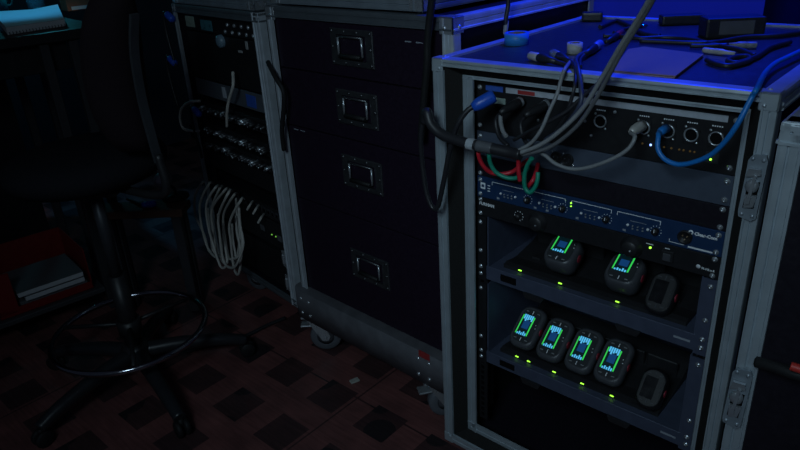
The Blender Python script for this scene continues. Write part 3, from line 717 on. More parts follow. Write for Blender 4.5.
# top device with rows of little sockets
t, w, h = lunit('wireless_receiver', 'dark rack device at the top of the left rack with two rows of small sockets', 'rack device', 1.037, 1.092)
for r in range(2):
    for k in range(5):
        p = LR.at(226+k*7-r*1.5, 16+k*1.0+r*9, .018); x, z = p.x-.036, .012+.022*(1-r)
        mb = MB(); mb.lathe([(.006, 0), (.006, .003), (.0035, .003), (.003, .0)], (x, 0, z), (0, -1, 0), 10); mb.build('socket', STEEL, t)
mb = MB(); x = LR.at(190, 18, .018).x-.036; mb.use(mat('faded_sticker', (.28, .36, .30), .6, 0, .5, 60)).box((x-.035, -.002, .010), (x+.030, 0, .046), .001); mb.build('sticker', None, t); mb = MB()
mb.use(mat('teal_display', (.06, .20, .24), .3, 0, .5, 50)).box((x+.075, -.002, .006), (x+.155, 0, .040), .001); mb.build('display_window', None, t)
t, w, h = lunit('amplifier', 'black rack device with a pale round dial above the white panel of the left rack', 'rack device', z_wh1+.004, 1.035)
mb = MB(); p = LR.at(222, 41, .018); mb.use(mat('pale_dial', (.16, .25, .32), .35)).lathe([(.021, 0), (.020, .012), (.012, .016), (0, .016)], (p.x-.036, 0, p.z-z_wh1-.004), (0, -1, 0), 24); mb.build('dial', None, t)
mb = MB(); p = LR.at(247, 46, .018); mb.box((p.x-.042, -.003, p.z-z_wh1-.014), (p.x-.028, 0, p.z-z_wh1+.010), .001); mb.build('label', mat('pale_label', (.35, .36, .36), .6), t); mb = MB(); p = LR.at(241, 51, .018); mb.box((p.x-.050, -.003, p.z-z_wh1-.01), (p.x-.025, 0, p.z-z_wh1-.002), .001); mb.build('label', mat('pale_label', (.35, .36, .36), .6), t)
t, w, h = lunit('blank_plate', 'pale grey panel below the black device in the left rack', 'rack panel', z_wh0, z_wh1, mat('pale_panel', (.12, .135, .16), .5, .3, .3, 30))
mb = MB(); mb.box((.20, -.002, .012), (.225, 0, .050), .001); mb.build('sticker', STRIP, t); mb = MB(); mb.use(BLUEL).box((.36, -.002, .008), (.42, 0, .048), .001); mb.build('sticker', None, t)
def patchbay(label, zc, rng):
    t, w, h = lunit('patchbay', label, 'patch bay', zc-.022, zc+.022)
    cols = [STEEL, mat('dull_plug', (.10, .10, .11), .4, .6), BLKPL]
    for k in range(24):
        x = .045+k*.0182
        mb = MB(); y1 = -.012-.022*random.random()
        mb.use(cols[rng.randint(0, 2)]).cyl((x, 0, h*.62), (x, y1, h*.60-.002), .0056, n=10); mb.use(cols[rng.randint(0, 1)]).cyl((x, y1, h*.60-.002), (x, y1-.006, h*.60-.004), .0032, n=8)
        mb.build('plug', None, t)
        if k % 2 == 0: mb = MB(); mb.use(cols[rng.randint(0, 1)]).lathe([(.005, 0), (.005, .003), (.0028, .003)], (x, 0, h*.25), (0, -1, 0), 8); mb.build('jack', None, t)
rg = random.Random(3)
patchbay('upper black patch bay row with glinting plugs in the left rack', (lz(200, 103)+lz(270, 131))/2, rg)
t, w, h = lunit('lacing_bar', 'thin grey bar between the two patch bay rows of the left rack', 'cable bar', .7445, .7525, mat('grey_bar', (.07, .075, .085), .5, .4))
patchbay('lower black patch bay row with glinting plugs in the left rack', (lz(205, 125)+lz(270, 153))/2, rg)
patchbay('third black patch bay row with dull plugs above the white network cables', .633, rg)
t, w, h = lunit('blank_plate', 'narrow dark blank panel between the patch bays and the network switch', 'rack panel', .540, .606)
mb = MB(); mb.box((.02, -.001, .008), (w-.02, 0, .014)); mb.build('fold', BLK, t)
ZN = LR.at(225, 190, .018).z
t, w, h = lunit('network_switch', 'black network switch in the left rack with many white cables plugged in', 'network switch', ZN-.024, ZN+.024)
for k in range(16):
    x = .045+k*.027
    mb = MB(); mb.use(mat('port_grey', (.06, .062, .07), .5, .3)).box((x-.009, -.002, .012), (x+.009, 0, .034), .001); mb.use(DARKGAP).box((x-.006, -.0024, .015), (x+.006, -.001, .027)); mb.build('network_port', None, t)
z1 = ZN-.028; z0 = z1-.10
t, w, h = lunit('power_supply', 'black rack device with small green lights under the left network switch', 'rack device', z0, z1)
for px, py in ((237.5, 234), (272, 234.5), (276, 236.5)):
    p = LR.at(px, py, .018); mb = MB(); mb.lathe([(.0028, 0), (.002, .002), (0, .003)], (p.x-.036, 0, p.z-z0), (0, -1, 0), 8); mb.build('indicator_led', emis('dim_green_led', (.3, .9, .1), .5), t)
for px, py in ((263, 228), (280, 239)):
    p = LR.at(px, py, .018); mb = MB(); mb.box((p.x-.036-.016, -.002, p.z-z0-.010), (p.x-.036+.012, 0, p.z-z0+.012), .001); mb.build('label', mat('dull_label', (.10, .10, .11), .6), t)
t, w, h = lunit('blank_plate', 'dark blank panel at the foot of the left rack', 'rack panel', LB+.035, z0-.014)
mb = MB(); mb.box((.02, -.001, .01), (w-.02, 0, .016)); mb.build('fold', BLK, t)

# ------------------------------------------------------------------ cables
def cable(name, label, pts, r, m, cat='cable', group=None, n=8, extra=None):
    o = thing(name, label, cat, pts[0], 0, group)
    org = V(pts[0]); mb = MB(); mb.tube([V(p)-org for p in pts], r, n); mb.build('sheath', m, o)
    if extra: extra(o, [V(p)-org for p in pts])
    return o
def simple_cable(name, label, pts, r, m, cat='cable', group=None, n=8):
    org = V(pts[0]); mb = MB(); mb.tube([V(p)-org for p in pts], r, n)
    return tag(mb.build(name, m, None, org), label, cat, group)
def rp(*ps):     # (px,py,v) in the right rack's frame
    out = []
    for px, py, v in ps: l = RK.at(px, py, v); out.append(RK.w(*l))
    return out
def lp(*ps):
    return [LR.w(*LR.at(px, py, v)) for px, py, v in ps]
def dp(*ps): return [DR.w(*DR.at(px, py, v)) for px, py, v in ps]
def zp(z, *ps): return [RK.w(*RK.atz(px, py, z)) for px, py in ps]
def plug(mb, p, d, r, L):
    p = V(p); d = V(d).normalized(); mb.lathe([(0, 0), (r*.9, 0), (r, L*.1), (r, L*.55), (r*.8, L*.62), (r*.75, L*.9), (r*.4, L), (0, L)], p, d, 16)

# thick sleeved loom
sl = rp((425, 122, -.05), (427, 112, -.055), (431, 124, -.06), (441, 134, -.06), (455, 139.5, -.06), (470, 144, -.06), (490, 148, -.055), (508, 152, -.05), (521, 154.5, -.05))
def sleeve_extra(o, P):
    S = spline(P, 8); 
    a = S[int(len(S)*.60)]; b = S[int(len(S)*.655)]
    mb = MB(); mb.tube([a, (a+b)/2, b], .0115, 12); mb.build('tape_band', mat('white_band', (.40, .43, .46), .5, 0, .3, 120), o)
    a = S[int(len(S)*.665)]; b = S[int(len(S)*.76)]
    mb = MB(); mb.tube([a, (a+b)/2, b], .0108, 12); mb.build('clear_wrap', mat('grey_wrap', (.10, .105, .115), .4), o)
cable('cable_loom', 'thick black sleeved cable loom with a pale tape band crossing the left rack edge', sl, .0102, CABK, 'cable loom', extra=sleeve_extra, n=12)
end = sl[-1]
def pw_extra(o, P):
    mb = MB(); a = V(P[0]); d = (a-V(P[1])).normalized(); x0 = a-d*.002
    mb.lathe([(0, -.012), (.008, -.012), (.011, -.004), (.0125, .004), (.0125, .030), (.0110, .034), (0, .034)], x0, d, 18)
    mb.build('plug', BLUEPL, o)
cable('power_cable', 'black cable with a bright blue plug looping down outside the left rack edge', rp((479, 104, -.030), (468, 110, -.045), (458, 124, -.055), (451, 145, -.055), (444, 180, -.05), (438, 206, -.045), (432, 207, -.045), (426, 190, -.045), (422, 160, -.045), (421, 135, -.05), (424, 118, -.052)), .0052, CABK, extra=pw_extra)
# grey cables that leave the loom
def gcab(label, pts, r=.0045, m=CAGR, name='signal_cable', group=None): return simple_cable(name, label, pts, r, m, 'cable', group)
gcab('thin grey cable rising from the loom to the plugs on the rack top', rp((517, 151, -.05), (531, 143, -.05), (541, 130, -.05), (549, 112, -.045), (557, 94, -.035), (561.5, 78, -.022)) + zp(1.094, (565, 69), (571, 61)), .0034)
gcab('light grey cable sweeping from the loom up to the top edge of the photo', rp((520, 153, -.05), (540, 145, -.05), (560, 131, -.05), (583, 108, -.05), (603, 76, -.06), (620, 47, -.075), (635, 24, -.09), (648, 2, -.11), (660, -24, -.13), (684, -80, -.16), (720, -170, -.19), (770, -300, -.2)), .0040)
gcab('second grey cable running beside the light one up to the top edge of the photo', rp((522, 155, -.045), (550, 147, -.042), (576, 127, -.045), (594, 102, -.05), (608, 77, -.058), (624.5, 47, -.074), (639, 24, -.089), (652, 2, -.109), (665, -24, -.135), (691, -80, -.168), (726, -170, -.189), (777, -300, -.2)), .0036, mat('mid_grey_cable', (.13, .135, .145), .5, 0, .15, 50))
gcab('black cable crossing in front of the connector panel toward the loom', rp((514, 140, -.03), (530, 131, -.04), (550, 121, -.045), (567, 111, -.04), (580, 99, -.035), (595, 86, -.03), (606, 76.5, -.022)) + zp(1.094, (612, 66), (617, 55)), .0034, CABK)
gcab('black cable bending over the top front edge beside the white tape roll', rp((556, 132, -.025), (566, 115, -.035), (571, 100, -.035), (575, 84, -.028)) + zp(1.094, (575, 67), (568, 60), (556, 57)), .0034, CABK)
gcab('dark blue-grey cable hanging over the top front edge from the upright plug', rp((545, 140, -.03), (565, 126, -.04), (580, 105, -.04), (581, 88, -.03)) + zp(1.094, (578, 68.5), (576, 60), (580, 55), (588, 51)), .0040, mat('slate_cable', (.04, .05, .09), .45))
# XLR with grey cable
def xlr_extra(o, P):
    a = V(P[0]); d = RK.d*1.0
    mb = MB(); mb.lathe([(0, -.040), (.0045, -.040), (.007, -.032), (.0088, -.024), (.0095, -.010), (.0095, .004), (0, .004)], a, d, 18); mb.build('plug', mat('nickel', (.60, .58, .54), .35, .3), o)
p = RK.at(643, 125, .048)
s0 = RK.w(p.x, .040, p.z); 
cable('signal_cable', 'grey cable with a nickel plug in the connector panel drooping left to the loom', [s0, s0-RK.d*.04] + rp((635, 137, -.02), (628, 149, -.03), (612, 159, -.035), (590, 167, -.035), (572, 169, -.035), (556, 164, -.035), (546, 156, -.032), (541, 153.5, -.03)), .0034, CAGR, extra=xlr_extra)
# blue network cable
def eth_extra(o, P):
    a = V(P[0]); mb = MB(); mb.lathe([(0, -.022), (.004, -.022), (.007, -.016), (.0078, .004), (0, .004)], a, RK.d, 14); mb.build('plug', CABL, o)
p = RK.at(666.5, 128, .048); s0 = RK.w(p.x, .042, p.z)
cable('network_cable', 'bright blue network cable looping from the connector panel over the rack top', [s0, s0-RK.d*.026] + rp((658.5, 136, .0), (658, 149, -.01), (666, 160, -.014), (682, 164.5, -.016), (706, 157.5, -.022), (722, 145, -.03), (737, 125, -.035), (752, 97, -.022), (757, 88.5, -.016)) + zp(1.096, (765, 73), (775, 63.5), (788, 57), (803, 50), (822, 42)), .0041, CABL, extra=eth_extra)
# red and green tails
def tail(label, pts, m): simple_cable('patch_lead', label, rp(*pts), .0042, m, 'cable')
tail('red lead hanging from the left part of the loom', [(478, 152, -.048), (480, 160, -.045), (485, 168, -.04), (492, 173, -.03), (502, 174, -.02), (512, 172, -.01), (520, 166, .01), (528, 160, .03)], CARD)
tail('green lead hanging next to the red one on the left of the loom', [(489, 154, -.048), (490, 162, -.044), (494, 170, -.04), (500, 175, -.036), (508, 178, -.03), (516, 178, -.02), (523, 174, .0), (528, 168, .03)], CAGN)
tail('short straight red lead hanging below the middle of the loom', [(519, 154, -.048), (518.5, 162, -.044), (518.5, 170, -.044), (520, 181, -.042)], CARD)
tail('green lead making a long loop in front of the navy unit', [(532, 158, -.045), (527, 166, -.042), (524.5, 176, -.040), (525, 187, -.038), (529.5, 192.5, -.038), (534.5, 188, -.036), (537.5, 180, -.034), (538, 172, -.03)], CAGN)
tail('short red lead ending inside the green loop', [(525, 189, -.02), (529, 185, -.018), (533, 180, -.015), (536, 172, .0), (538, 164, .02)], CARD)
# black plugs in the connector panel
for (px, py, qx, qy, lb) in ((522, 101, 505, 110, 'black plug lying left in the connector panel beside the blue plug'), (548, 104, 530, 113, 'second black plug right of the first in the connector panel')):
    a = rp((px, py, .045))[0]; b = rp((qx, qy, .0))[0]; c = rp((qx-9, qy+10, .0), (qx-6, qy+26, -.01), (qx+3, qy+36, -.025))
    def ex(o, P, d=(b-a).normalized()):
        mb = MB(); mb.lathe([(0, 0), (.0095, 0), (.0095, .03), (.0075, .036), (.007, .05), (.004, .06), (0, .06)], (0, 0, 0), d, 16); mb.build('plug', BLKPL, o)
        mb = MB(); mb.lathe([(.0098, .004), (.0100, .007), (.0098, .010)], (0, 0, 0), d, 16); mb.build('plug_ring', STEEL, o)
    cable('signal_cable', lb, [a, a+(b-a)*.9, b] + c, .0040, CABK, extra=ex)
gcab('short grey stub of cable between the black plugs and the loom', rp((500.5, 116, .0), (501, 124, -.01), (503, 131, -.02), (506, 136, -.03)), .0042)

# ------------------------------------------------------------------ things on the rack top
TZ = ZT-.0014
def place_top(px, py, dz=0): l = RK.atz(px, py, TZ+dz); return RK.w(l.x, l.y, TZ)
def tape(name, label, px, py, r, h, m, ri):
    p = place_top(px, py); t = thing(name, label, 'tape roll', p)
    mb = MB(); mb.lathe([(ri, 0), (r, 0), (r, h), (ri, h), (ri, 0)], (0, 0, 0), (0, 0, 1), 32); mb.build('tape', m, t)
    mb = MB(); mb.lathe([(ri-.0025, .0005), (ri, .0005), (ri, h-.0005), (ri-.0025, h-.0005), (ri-.0025, .0005)], (0, 0, 0), (0, 0, 1), 32); mb.build('core', mat('card_core', (.20, .15, .10), .8), t)
tape('tape_roll', 'blue tape roll on the left edge of the rack top', 516.5, 44, .026, .024, TAPEB, .019)
tape('tape_roll', 'small white tape roll standing among the plugs on the rack top', 574.5, 53, .015, .020, TAPEW, .010)
def connector(label, a, b, m1=BLKPL, ring=STEEL, r=.0085, tail_=None):
    A = RK.w(*RK.atz(*a, TZ+r)); B = RK.w(*RK.atz(*b, TZ+r)); d = (B-A); L = d.length; d.normalize()
    t = thing('cable_plug', label, 'cable plug', A)
    mb = MB(); mb.lathe([(0, 0), (r*.75, 0), (r*.95, .002), (r*.95, L*.34), (r*.8, L*.36)], (0, 0, 0), d, 18); mb.build('metal_shell', ring, t)
    mb = MB(); mb.lathe([(r*.8, L*.34), (r, L*.38), (r, L*.62), (r*.75, L*.7), (r*.55, L), (0, L)], (0, 0, 0), d, 18); mb.build('boot', m1, t)
    if tail_:
        mb = MB(); mb.tube([d*L*.95] + [RK.w(*RK.atz(*q, TZ+.005))-A for q in tail_], .0042); mb.build('cable_tail', CABK, t)
NIC = mat('nickel', (.60, .58, .54), .35, .3)
connector('leftmost nickel cable plug lying on the front edge of the rack top', (530, 55.5), (556, 61.5), ring=NIC, tail_=[(566, 65), (572, 67.5)])
connector('silver ringed cable plug lying between the leftmost plug and the white tape', (553, 53), (570, 62), ring=STEEL, tail_=[(574, 66)])
connector('black cable plug with a blue and white ring pointing right on the rack top', (600, 43.5), (584, 55), ring=mat('blue_white_ring', (.25, .35, .6), .4, .3, .6, 80), tail_=[(580, 60), (580, 67)])
connector('black cable plug with a red collar at the left end of the lilac board', (622, 32), (606, 42), ring=mat('red_collar', (.35, .02, .03), .45), r=.0075)
# lilac board (flat clipboard-like sheet)
def flat(name, label, cat, corners, th, m, dz=.0):
    P = [RK.w(*RK.atz(*q, TZ+dz+th)) for q in corners]; c = P[0].copy(); c.z = TZ+dz
    mb = MB(); mb.prism([(p.x-c.x, p.y-c.y) for p in P], (X, Y, Z), (0, 0, 0), th)
    return tag(mb.build(name, m, None, c), label, cat)
t = thing('notebook', 'flat lilac covered notebook lying at the front of the rack top', 'notebook', place_top(640, 60))
o0 = place_top(640, 60)
def flat_part(name, corners, z0, th, m):
    P = [RK.w(*RK.atz(*q, TZ+.006)) - o0 for q in corners]
    mb = MB(); mb.prism([(p.x, p.y) for p in P], (X, Y, Z), (0, 0, z0), th); mb.build(name, m, t)
cs = [(612, 70.3), (675.5, 75.8), (704, 54), (644, 46.5), (628, 49)]
flat_part('cover', cs, .0045, .0015, PURP); flat_part('pages', [(613, 70), (675, 75.2), (703, 54), (644, 47), (628, 49.5)], .001, .0035, mat('page_edges', (.4, .28, .30), .8)); flat_part('back_cover', cs, 0, .001, mat('dark_card', (.05, .02, .05), .7))
def brick(label, a, b, zc, size, yaw_off, m=BLKPL, face=None, name='power_adapter'):
    p = place_top(a, b); t = thing(name, label, 'power adapter', p, RK.yaw+yaw_off)
    mb = MB(); mb.box((-size[0]/2, -size[1]/2, 0), (size[0]/2, size[1]/2, size[2]), .005, seg=2); mb.build('housing', m, t)
    if face: mb = MB(); mb.box((-size[0]*.28, -size[1]/2-.0008, size[2]*.2), (size[0]*.30, -size[1]/2+.001, size[2]*.85)); mb.build('label_plate', face, t)
    return t
brick('black power adapter with a grey plate at the back right of the rack top', 730, 36, 0, (.115, .055, .040), .62, face=mat('grey_plate', (.10, .105, .11), .5))
brick('flat black box left of the power adapter at the back of the rack top', 681, 24, 0, (.095, .04, .022), .62, name='signal_box')
connector('white marker pen lying right of the lilac notebook', (703, 50), (735, 53.5), m1=mat('pen_white', (.5, .5, .47), .5), ring=mat('pen_white', (.5, .5, .47), .5), r=.0055)
bpy.data.objects[-1] if False else None
connector('pale ribbed cable plug pointing right behind the marker pen', (757, 45), (727, 45), m1=mat('pale_boot', (.22, .24, .28), .5, 0, .6, 90), ring=mat('pale_boot', (.22, .24, .28), .5), r=.0065, tail_=[(705, 46), (690, 46)])
connector('silver tipped jack plug lying on the left back of the rack top', (647, 25.5), (632, 27.5), ring=CHROME, r=.004, tail_=[(622, 30), (614, 33)])
for lb, pts in (('black cable running along the back of the rack top behind the notebook', ((640, 41), (665, 42), (690, 43), (715, 42.5), (745, 37.5), (775, 36), (800, 33), (830, 30))),
                ('black cable curving from the left plugs behind the lilac notebook', ((603, 36), (620, 36), (640, 38.5), (665, 37.5), (690, 39.5), (720, 46), (740, 50), (755, 56))),
                ('black cable curled at the right of the lilac notebook', ((707, 60), (716, 64), (728, 66), (741, 63.5), (750, 60), (747, 56.5), (735, 57.5), (728, 61), (738, 63), (756, 57), (770, 48), (790, 42))),
                ('black cable crossing the back left corner of the rack top', ((600, 27), (612, 22), (618, 21), (630, 26), (645, 34), (660, 36)))):
    simple_cable('loose_cable', lb, zp(TZ+.005, *pts), .0048, CABK)
brick('small black box at the rear left corner of the rack top', 592, 21, 0, (.05, .03, .022), .4, name='signal_box')
# vertical cables left of the rack top
cable('signal_cable', 'black cable with a white tipped plug hanging behind the blue tape roll', [RK.w(*RK.atu(px, py, -.016)) for px, py in ((505, 36), (506, 28), (506, 18), (508, 6), (509, -14))], .005, CABK, extra=lambda o, P: (lambda mb: (mb.lathe([(.0045, 0), (.0055, .004), (.0055, .026), (.0045, .03)], V(P[0])+V((0, 0, .004)), V(P[1])-V(P[0]), 12), mb.build('plug', mat('grey_plug', (.3, .31, .32), .5), o)))(MB()))
simple_cable('thick_cable', 'thick black cable hanging down the front right of the drawer case', dp((440, -160, -.03), (438, -90, -.03), (434, -25, -.03), (432, 0, -.03), (429, 25, -.028), (427.5, 45, -.028), (427, 65, -.03), (424, 100, -.03), (421, 140, -.03)), .0085, RUB, 'cable', n=10)

# red-tipped black bar in front of closed case
a = [CC.w(*CC.at(px, py, v)) for px, py, v in ((757, 362, -.018), (775, 367, -.025), (792, 373, -.03), (812, 379, -.03))]
def redx(o, P):
    d = (P[3]-P[2]).normalized(); mb = MB(); q = [CC.w(*CC.at(px, py, -.045))-a[0] for px, py in ((791, 366), (800, 369), (812, 373))]
    mb.tube(q, .006, 10); mb.build('red_sleeve', mat('bright_red', (.55, .04, .03), .5), o)
cable('strap_cable', 'black cable with a red sleeve across the front of the closed case', a, .0085, RUB, extra=redx)

# left rack cables: white bundle
rg = random.Random(11)
starts = [(202, 183), (209, 184), (216, 187), (220, 188), (225, 190), (229, 192), (234, 195), (241, 200)]
lows = [(204, 234), (207, 246), (213, 244), (219, 255), (214, 252), (224, 262), (229, 257), (234, 268)]
ends = [(212, 246), (222, 252), (227, 262), (236, 262), (240, 254), (243, 246), (240, 236), (242, 242)]
order = ['first', 'second', 'third', 'fourth', 'fifth', 'sixth', 'seventh', 'eighth']
for k in range(8):
    s, l, e = starts[k], lows[k], ends[k]
    v = -.026-.0115*((k*3) % 8)
    mid = (s[0]*.55+l[0]*.45-7, (s[1]+l[1])/2)
    simple_cable('network_cable', f'{order[k]} from left of the white network cables hanging from the left network switch', lp((s[0]+4, s[1]-1, .012), (s[0], s[1], v+.01), (mid[0]-1, mid[1]-12, v), (mid[0], mid[1]+8, v), (l[0], l[1], v), ((l[0]+e[0])/2+1, max(l[1], e[1])+5, v-.01), (e[0], e[1], v), (e[0]-3, e[1]-22, v+.02), (e[0]-4, e[1]-38, v+.025)), .0046, CAWH, 'cable', 'white network cables of the left rack')
for k, (px, py) in enumerate(((250, 204), (256, 208), (261, 217))):
    simple_cable('short_lead', ['leftmost', 'middle', 'rightmost'][k] + ' of three short white plugs right of the white cable bundle', lp((px+3, py-3, .012), (px, py+1, -.02), (px-3, py+6, -.03)), .0042, CAWH, 'cable plug', 'short white plugs of the left rack')
cable('signal_cable', 'pale looped cable sticking out at the left edge of the left rack', lp((200, 101, -.01), (190, 102, -.03), (182, 108, -.035), (180, 118, -.035), (183, 128, -.03), (192, 131, -.02), (200, 131, .0)), .0048, CAWH)
for lb, px, py in (('blue plug at the top left corner of the left rack', 170, 17), ('blue plug hanging below the topmost one at the left rack edge', 172.5, 61), ('blue plug at the left end of the patch bays', 197, 112)):
    A = LR.w(*LR.at(px, py, -.015)); t = thing('cable_plug', lb, 'cable plug', A)
    d = (LR.e*.8+V((0, 0, -.35))).normalized()
    mb = MB(); mb.lathe([(0, -.024), (.010, -.024), (.0125, -.016), (.0125, .016), (.008, .022), (0, .022)], (0, 0, 0), d, 14); mb.build('plug_body', BLUEPL, t)
    mb = MB(); mb.tube([d*-.02, d*-.05+V((0, 0, -.01)), d*-.06+V((0, 0, -.08)), V((0, 0, -.18))+LR.e*-.03], .005); mb.build('cable_tail', CABK, t)
cable('thin_cable', 'pale thin cable hanging in front of the pale panel of the left rack', lp((233, 72, -.01), (233, 86, -.03), (229, 100, -.03), (227, 112, -.03), (227, 127, -.02)), .005, CAWH)
simple_cable('thin_cable', 'black cable looping over the right edge of the left rack', lp((268, 62, -.02), (276, 78, -.035), (283, 90, -.035), (284, 105, -.035), (282, 130, -.035), (284, 150, -.03)), .007, RUB)

# ------------------------------------------------------------------ stool / drafting chair
SX, SY = -.878, 1.82
def stool():
    t = thing('drafting_chair', 'dark upholstered swivel drafting chair with a chrome foot ring at the left', 'chair', (SX, SY, 0))
    for a in (235, 307, 19, 91, 163):
        g = math.radians(a); d = V((math.cos(g), math.sin(g), 0)); L = .345
        mb = MB(); q = [d*.03+V((0, 0, .115)), d*.14+V((0, 0, .108)), d*.27+V((0, 0, .085)), d*L+V((0, 0, .06))]
        mb.tube(q, .026, 12, taper=.72); leg = mb.build('leg', mat('dark_nylon', (.02, .022, .026), .35, 0, .2, 60), t)
        mb = MB(); s = d.cross(Z); c = d*L
        mb.cyl(c+Z*.02, c+Z*.06, .008, n=10)
        for k in (-1, 1): mb.lathe([(0, -.008), (.022, -.008), (.026, -.004), (.026, .004), (.022, .008), (0, .008)], c+s*k*.012+Z*.026, s, 16)
        mb.build('castor', RUB, leg)
    mb = MB(); mb.lathe([(0, .085), (.045, .085), (.045, .135), (.034, .15), (0, .15)], (0, 0, 0), (0, 0, 1), 24); mb.build('hub', BLKPL, t)
    mb = MB(); mb.use(BLKPL).cyl((0, 0, .14), (0, 0, .40), .027, n=20); mb.use(mat('grey_column', (.07, .075, .085), .45, .5)).cyl((0, 0, .40), (0, 0, .70), .018, n=18); mb.build('gas_column', None, t)
    R = .232; zr = .20
    mb = MB(); mb.tube([(R*math.cos(2*PI*k/24), R*math.sin(2*PI*k/24), zr) for k in range(24)], .0095, 10, 4, True); ring = mb.build('foot_ring', mat('dark_chrome', (.45, .46, .5), .16, 1.0, .05), t)
    mb = MB()
    for k in range(3): g = 2*PI*k/3+.9; mb.cyl((.02*math.cos(g), .02*math.sin(g), zr+.02), (R*math.cos(g), R*math.sin(g), zr), .007, n=8)
    mb.lathe([(.028, -.02), (.036, -.02), (.036, .03), (.028, .03)], (0, 0, zr+.01), (0, 0, 1), 20); mb.build('spoke', BLKPL, ring)
    b = V((.85, -.5, 0)).normalized(); sd = b.cross(Z)
    mb = MB(); n = 40; rings = []
    for rr_, z in ((.0, .715), (.12, .712), (.19, .720), (.217, .745), (.22, .765), (.207, .788), (.16, .805), (.0, .802)):
        rings.append([mb.bm.verts.new(V((0, 0, z)) + max(rr_, 1e-4)*(math.cos(2*PI*i/n)*b*.96 + math.sin(2*PI*i/n)*sd*1.04)) for i in range(n)])
    for A, B in zip(rings, rings[1:]):
        for i in range(n): f = mb.bm.faces.new((A[i], A[(i+1) % n], B[(i+1) % n], B[i])); f.smooth = True
    mb.build('seat', FABR, t)
    mb = MB(); mb.box((-.11, -.11, .69), (.11, .11, .712), .008); mb.build('seat_plate', BLKPL, t)
    # curved upholstered back, seen from behind
    mb = MB(); cols = 14; rows = 12; F0 = []; F1 = []
    for j in range(rows+1):
        fz = j/rows; z = .83+.40*fz; half = .088*(1-.55*abs(2*fz-1)**3)
        lean = .05*fz - .03*math.sin(PI*fz)
        for i in range(cols+1):
            q = (2*i/cols-1); off = -.05*q*q
            edge = (1-abs(q)**6)*(1-abs(2*fz-1)**6)
            P = b*(.268+lean+off)+sd*half*q+V((0, 0, z))
            F0.append(mb.bm.verts.new(P+b*.012*edge)); F1.append(mb.bm.verts.new(P-b*(.012+.035*edge)))
    for j in range(rows):
        for i in range(cols):
            k = j*(cols+1)+i
            for FF, fl in ((F0, 0), (F1, 1)):
                q = (FF[k], FF[k+1], FF[k+cols+2], FF[k+cols+1]); f = mb.bm.faces.new(q); f.smooth = True
    for i in range(cols):
        for k in (i, rows*(cols+1)+i): mb.bm.faces.new((F0[k], F0[k+1], F1[k+1], F1[k]))
    for j in range(rows):
        for k in (j*(cols+1), j*(cols+1)+cols): mb.bm.faces.new((F0[k], F0[k+cols+1], F1[k+cols+1], F1[k]))
    mb.build('backrest', mat('dark_wine_fabric', (.016, .010, .013), .85, 0, .3, 300, .3, spec=.15), t)
    mb = MB(); P = [b*.301+V((0, 0, .80)), b*.294+V((0, 0, .88)), b*.289+V((0, 0, .97)), b*.298+V((0, 0, 1.08)), b*.326+V((0, 0, 1.17))]
    S = spline(P, 6)
    for p, q in zip(S, S[1:]):
        d = (q-p).normalized(); nn = sd.cross(d).normalized(); c = (p+q)/2
        mm = Matrix((sd, d, sd.cross(d))).transposed().to_4x4(); mm.translation = c
        mb.box((-.012, -(q-p).length*.56, -.004), (.012, (q-p).length*.56, .004), mtx=mm)
    mb.build('back_bar', mat('satin_bar', (.17, .185, .20), .38, .8), t)
    mb = MB(); mb.tube([b*.10+V((0, 0, .70)), b*.26+V((0, 0, .70)), b*.31+V((0, 0, .73)), b*.303+V((0, 0, .82))], .012, 8); mb.build('back_bracket', BLKPL, t)
stool()

# ------------------------------------------------------------------ tall desk with shelf at the left
DK = Frame(-1.444, 2.048, math.atan2(.210, .249))
def desk():
    t = thing('tall_desk', 'tall dark desk at the left edge with papers on top and a low shelf', 'desk', DK.o, DK.yaw)
    u0, u1, d = -.55, .60, .55
    mb = MB(); mb.box((u0, 0, 1.028), (u1, d, 1.062), .004); mb.build('desk_top', DESKM, t)
    us = .375
    mb = MB(); mb.box((u0+.02, .005, .085), (us, d, .105), .003); mb.build('shelf', mat('shelf_edge', (.05, .052, .058), .5), t)
    for u in (u0+.03, us+.001, u1-.13):
        for v in (.01, d-.05):
            mb = MB(); mb.box((u, v, .001), (u+.03, v+.03, 1.028), .003); mb.build('leg', mat('dark_leg', (.035, .035, .04), .45), t)
    mb = MB(); mb.box((u0+.06, d-.012, .105), (us-.03, d-.002, 1.028)); mb.build('back_panel', DESKM, t)
    mb = MB(); mb.box((u0+.06, .045, .93), (u1-.13, .057, 1.028), .002); mb.build('apron', DESKM, t)
desk()
def dkz(px, py, z): return DK.atz(px, py, z)
